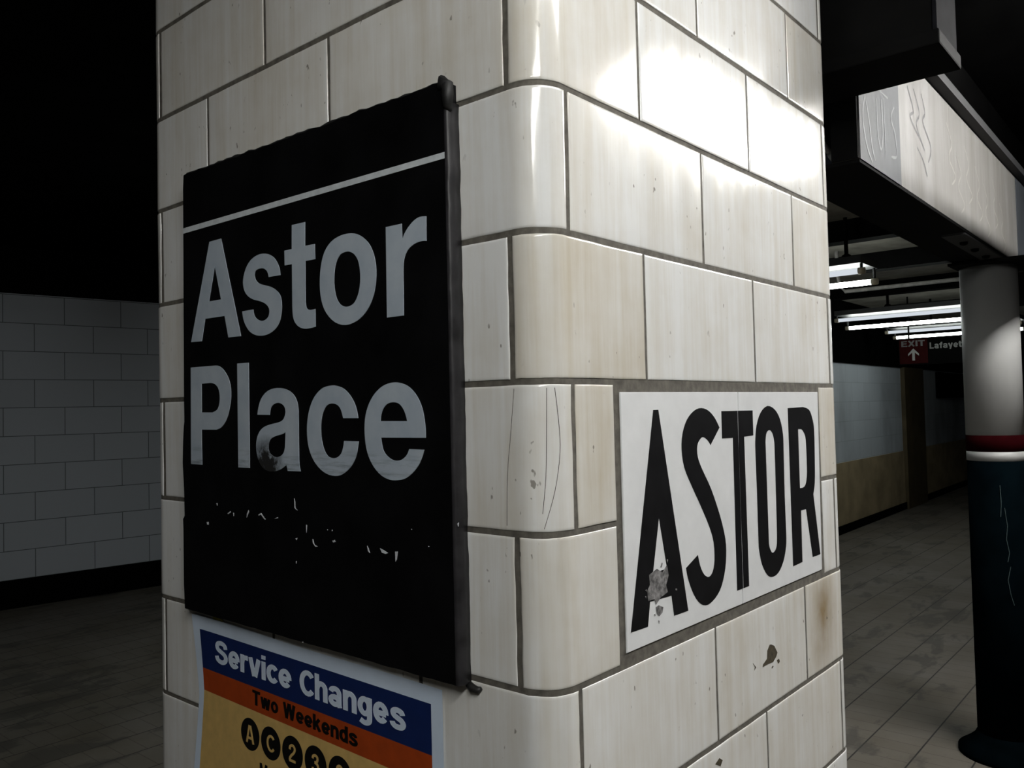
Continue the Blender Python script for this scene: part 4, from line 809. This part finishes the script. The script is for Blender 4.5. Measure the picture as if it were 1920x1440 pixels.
for pts in ([(1.43, .78), (1.405, .72), (1.43, .65), (1.475, .61)], [(1.43, .78), (1.46, .72), (1.475, .66), (1.50, .62)],
            [(1.53, .80), (1.535, .70), (1.56, .665), (1.58, .72), (1.575, .81)], [(1.60, .82), (1.60, .67)], [(1.565, .83), (1.64, .83)],
            [(1.70, .82), (1.665, .78), (1.70, .74), (1.71, .68), (1.655, .665)]):
    obj('pale_scrawl', stroke('s', pts, .005, M_SCRAWLPALE, .0028), M_SCRAWLPALE, girder)
for pts in ([(1.86, .93), (1.92, .87), (1.88, .84), (1.97, .80)], [(1.93, .94), (1.99, .88), (1.95, .83), (2.04, .77)], [(2.02, .95), (2.06, .90), (2.03, .86), (2.12, .80), (2.08, .74)], [(1.95, .76), (2.02, .73), (2.06, .69)]):
    obj('dark_scrawl', stroke('s', pts, .006, M_SCRAWLDARK), M_SCRAWLDARK, girder)
for x0, z0 in ((2.35, .86), (2.48, .78), (2.62, .84), (2.80, .80), (2.95, .76), (3.12, .82), (3.28, .74)):
    obj('pale_scrawl', stroke('s', [(x0, z0 + .08), (x0 + .07, z0 + .02), (x0 + .02, z0 - .04), (x0 + .11, z0 - .09), (x0 + .05, z0 - .13)], .005, M_SCRAWLWEB), M_SCRAWLWEB, girder)

# ------------------------------------------------------------------ round column
col = thing('round_column', 'round platform column, white above a maroon band and dark green below', 'column', (3.5, .136, FLOOR))
CR = .118
def shaft(name, z0, z1, r, m):
    bm = bmesh.new(); lathe(bm, 3.5, .136, [(r, z0), (r, z1)], 64); return obj(name, bm, m, col, True)
shaft('upper_shaft', -.198, .572, CR, M_COLWHITE)
s_ = shaft('painted_band', -.272, -.198, CR + .0006, M_COLRED); s_['label'] = 'maroon band'
s_ = shaft('painted_band', -.314, -.272, CR + .0006, M_COLWHITE); s_['label'] = 'white band'
s_ = shaft('lower_shaft', -1.60, -.314, CR, M_COLGREEN); s_['label'] = 'dark green lower shaft'
bm = bmesh.new(); lathe(bm, 3.5, .136, [(.20, FLOOR), (.20, FLOOR + .02), (.165, FLOOR + .045), (.132, FLOOR + .075), (.119, FLOOR + .10)], 48)
obj('base_flange', bm, M_COLGREEN, col, True)
bm = bmesh.new(); box(bm, (3.30, -.07, .572), (3.72, .26, .5839)); obj('cap_plate', bm, M_STEEL_DARK, col)  # front overhang added to cast shade on the column top
def on_col(deg, z, h=.001): return Vector((3.5 + (CR + h) * math.cos(math.radians(deg)), .136 + (CR + h) * math.sin(math.radians(deg)), z))
for pts in ([(196, -.42), (197, -.50), (195, -.56)], [(203, -.52), (207, -.60), (204, -.66), (209, -.72), (205, -.76)], [(210, -.78), (204, -.84), (208, -.90), (214, -.95)]):
    bm = bmesh.new(); tube(bm, [on_col(a, z) for a, z in pts], .0016, 6); obj('scratch', bm, M_SCRATCH, col)

# ------------------------------------------------------------------ dark cross beam that runs past the pillar, pipe and fitting
cb = thing('cross_beam', 'dark steel cross beam end above the cream girder, next to the pillar', 'beam', (1.21, .8, .74))
obj('web', boxbm((1.115, -.215, .772), (1.30, 1.02, TOP)), M_STEEL_DARK, cb)
bm = boxbm((1.105, -.232, .738), (1.305, 1.02, .772), .004); obj('bottom_flange', bm, M_STEEL_DARK, cb)
ep = obj('end_plate', boxbm((1.12, -.225, .772), (1.30, -.215, TOP - .01), .002), M_ENDPLATE, cb); ep['label'] = 'grey end plate'
jb = thing('pipe_fitting', 'small grey pipe fitting with a thin conduit in the dark beside the girder end', 'pipe fitting', (1.6, .15, .69))
bm = bmesh.new(); tube(bm, [(1.6, .170, .668), (1.6, .128, .695)], [.030, .030], 16); obj('coupling', bm, M_PIPE, jb, True)
bm = bmesh.new(); tube(bm, [(1.6, .150, .69), (1.6, .150, 1.015)], .008, 10); obj('hanger_rod', bm, M_STEEL_DARK, jb, True)
bm = bmesh.new(); tube(bm, [(1.6, .165, .672), (1.6, .20, .73), (1.6, .26, .80), (1.6, .5, .95)], .008, 10); obj('conduit', bm, M_PIPE, jb, True)

ct = thing('shade_bar', 'added dark bar out of view in front of the cream girder, shading the column', 'shade bar', (4.2, -.45, .738))  # unseen bar added to cast the shadow across the column top
obj('shade_slab', boxbm((2.4, -.475, .738), (6.0, -.425, .897), .004), M_STEEL_DARK, ct)
for x in (2.9, 4.2, 5.5):
    bm = bmesh.new(); tube(bm, [(x, -.45, .89), (x, -.45, TOP)], .006, 8); obj('hanger_rod', bm, M_STEEL_DARK, ct)

# ceiling joists across the platform
JG = 'joists under the far ceiling'
JL = {5.1: 'dark ceiling joist nearest the tiled pillar, first of the far row', 6.6: 'dark ceiling joist second from the tiled pillar, just beyond the nearest tube light',
      8.4: 'dark ceiling joist third from the tiled pillar, above the middle tube light', 10.9: 'dark ceiling joist farthest from the pillar, behind the EXIT sign'}
for x, lb in JL.items():
    j = obj('ceiling_joist', boxbm((x, .35, 1.10), (x + .14, 2.66, CEIL)), M_STEEL_DARK); tag(j, lb, 'joist', JG)
cnd = obj('ceiling_conduit', bmesh.new(), M_PIPE, None, True)
bm = bmesh.new(); tube(bm, [(6.3, -1.0, .90), (6.3, 1.72, .90), (6.3, 1.76, .95), (6.3, 1.78, 1.06), (6.3, 1.78, CEIL)], .016, 10); bm.to_mesh(cnd.data); bm.free()
tag(cnd, 'thin grey conduit running across under the dark ceiling', 'conduit')

# ------------------------------------------------------------------ fluorescent fixtures
FG = 'twin tube lights under the platform ceiling'
def fixture(label, a, b, z, side, dz, m_main, m_side, top=None):
    """twin-tube fixture from a to b; main tube at height z, second tube shifted by side, dz higher"""
    top = top or (TOP if a[0] < 3.3 else CEIL)
    a = Vector((*a, 0)); b = Vector((*b, 0)); d = (b - a).normalized(); s = Vector(side).to_3d()
    mid = (a + b) / 2
    f = thing('fluorescent_light', label, 'light', (mid.x + s.x / 2, mid.y + s.y / 2, z + dz + .05), FG)
    for o, zz, m in ((Vector((0, 0, 0)), z, m_main), (s, z + dz, m_side)):
        bm = bmesh.new(); tube(bm, [a + o + d * .03 + Vector((0, 0, zz)), b + o - d * .03 + Vector((0, 0, zz))], .019, 14); obj('tube', bm, m, f, True)
        for p, q in ((a, d), (b, -d)):
            bm = bmesh.new(); tube(bm, [p + o - q * .012 + Vector((0, 0, zz)), p + o + q * .03 + Vector((0, 0, zz))], [.022, .024], 12); obj('socket', bm, M_SOCKET, f, True)
            bm = bmesh.new(); tube(bm, [p + o + q * .01 + Vector((0, 0, zz + .02)), p + o + q * .01 + Vector((0, 0, z + dz + .06))], .010, 8); obj('socket_arm', bm, M_HOUSING, f)
    bm = bmesh.new(); c = s / 2; wd = s.length / 2 + (.09 if top == TOP else .045)
    obox(bm, (a.x + c.x, a.y + c.y), (b.x + c.x, b.y + c.y), wd, z + dz + .05, z + dz + .10); obj('housing', bm, M_HOUSING, f)
    for t in (.33, .90):
        p = a + c + (b - a) * t
        bm = bmesh.new(); tube(bm, [p + Vector((0, 0, z + dz + .10)), p + Vector((0, 0, z + dz + .14)), p + Vector((0, 0, z + dz + .15)), p + Vector((0, 0, top))], [.05, .03, .014, .014], 10); obj('hanger_rod', bm, M_STEEL_DARK, f)
    return f
fixture('lit twin tube light half hidden by the pillar edge, nearest of those in view', (5.17, 2.63), (5.17, 1.13), .80, (-.27, 0), .045, M_TUBE_FAR, M_TUBE_DIM)
fixture('lit twin tube light hung between the two other tube lights beyond the pillar', (8.74, 2.53), (8.74, 1.03), .80, (-.34, 0), .064, M_TUBE_FAR, M_TUBE_DIM)
fixture('farthest lit twin tube light, right above the EXIT sign', (10.77, 2.60), (10.77, 1.10), .80, (-.34, 0), .050, M_TUBE_END, M_TUBE_DIM)
# platform lights out of view near the pillar, then two lamps added as fill
fixture('lit twin tube light beside the bright face of the pillar', (1.75, -.95), (3.35, -.95), 1.20, (0, -.06), 0.0, M_TUBE_NEAR, M_TUBE_NEAR)
fixture('lit twin tube light behind the camera along the platform', (-2.2, -1.3), (-.7, -1.3), 1.10, (0, -.12), 0.0, M_TUBE_LEFT, M_TUBE_LEFT)
fixture('added twin tube fill light near the rounded pillar corner, in line with the bright face', (-.55, -.85), (.95, -.85), 1.10, (0, -.12), 0.0, M_FILL_MID, M_FILL_MID)  # unseen lamp added to brighten the corner and the bright face
fixture('added twin tube fill light hidden behind the pillar, before the white wall across', (2.6, 3.0), (2.6, 4.2), 1.0, (.14, 0), 0.0, M_FILL_BACK, M_FILL_BACK)  # unseen lamp added to light the left wall and floor

# ------------------------------------------------------------------ hanging exit sign, dark wall panel
ex = thing('exit_sign', 'black hanging sign with a maroon EXIT arrow panel and Lafayette lettering', 'sign', (10.1, 1.82, .42))
obj('board', boxbm((10.1, 1.23, .405), (10.15, 2.363, .73)), M_BASE, ex)
obj('exit_panel', boxbm((10.094, 2.032, .42), (10.1, 2.353, .715)), M_REDSIGN, ex)
X3 = lambda base: (lambda a, z, h: (base - h, -a, z))
bm = bmesh.new()
for ch, strokes in text_loops('EXIT', PEN, -2.33, -2.06, .630, .072):
    for k, loops in enumerate(strokes): fill(bm, loops, X3(10.094), .002 + .0006 * k)
o = obj('exit_lettering', bm, M_EXITTEXT, ex)
bm = bmesh.new(); ac = -2.194
fill(bm, [[(ac, .605), (ac + .062, .538), (ac + .062, .514), (ac + .015, .555), (ac + .015, .457), (ac - .015, .457), (ac - .015, .555), (ac - .062, .514), (ac - .062, .538)]], X3(10.094), .002)
obj('arrow', bm, M_SIGNTEXT, ex)
bm = bmesh.new()
for ch, strokes in text_loops('Lafayette', PEN, -2.01, -1.57, .590, .075):
    for k, loops in enumerate(strokes): fill(bm, loops, X3(10.1), .002 + .0006 * k)
obj('street_lettering', bm, M_STREETTEXT, ex)
for y in (1.38, 2.25):
    bm = bmesh.new(); tube(bm, [(10.125, y, .73), (10.125, y, CEIL)], .010, 8); obj('hanger_rod', bm, M_STEEL_DARK, ex)
wp = obj('wall_panel', boxbm((14.6, rwy(14.6) - .05, .0), (17.3, rwy(17.3) - .012, .44), .004), M_BASE)
tag(wp, 'plain black panel fixed on the far white tiled wall below the hanging sign', 'panel')
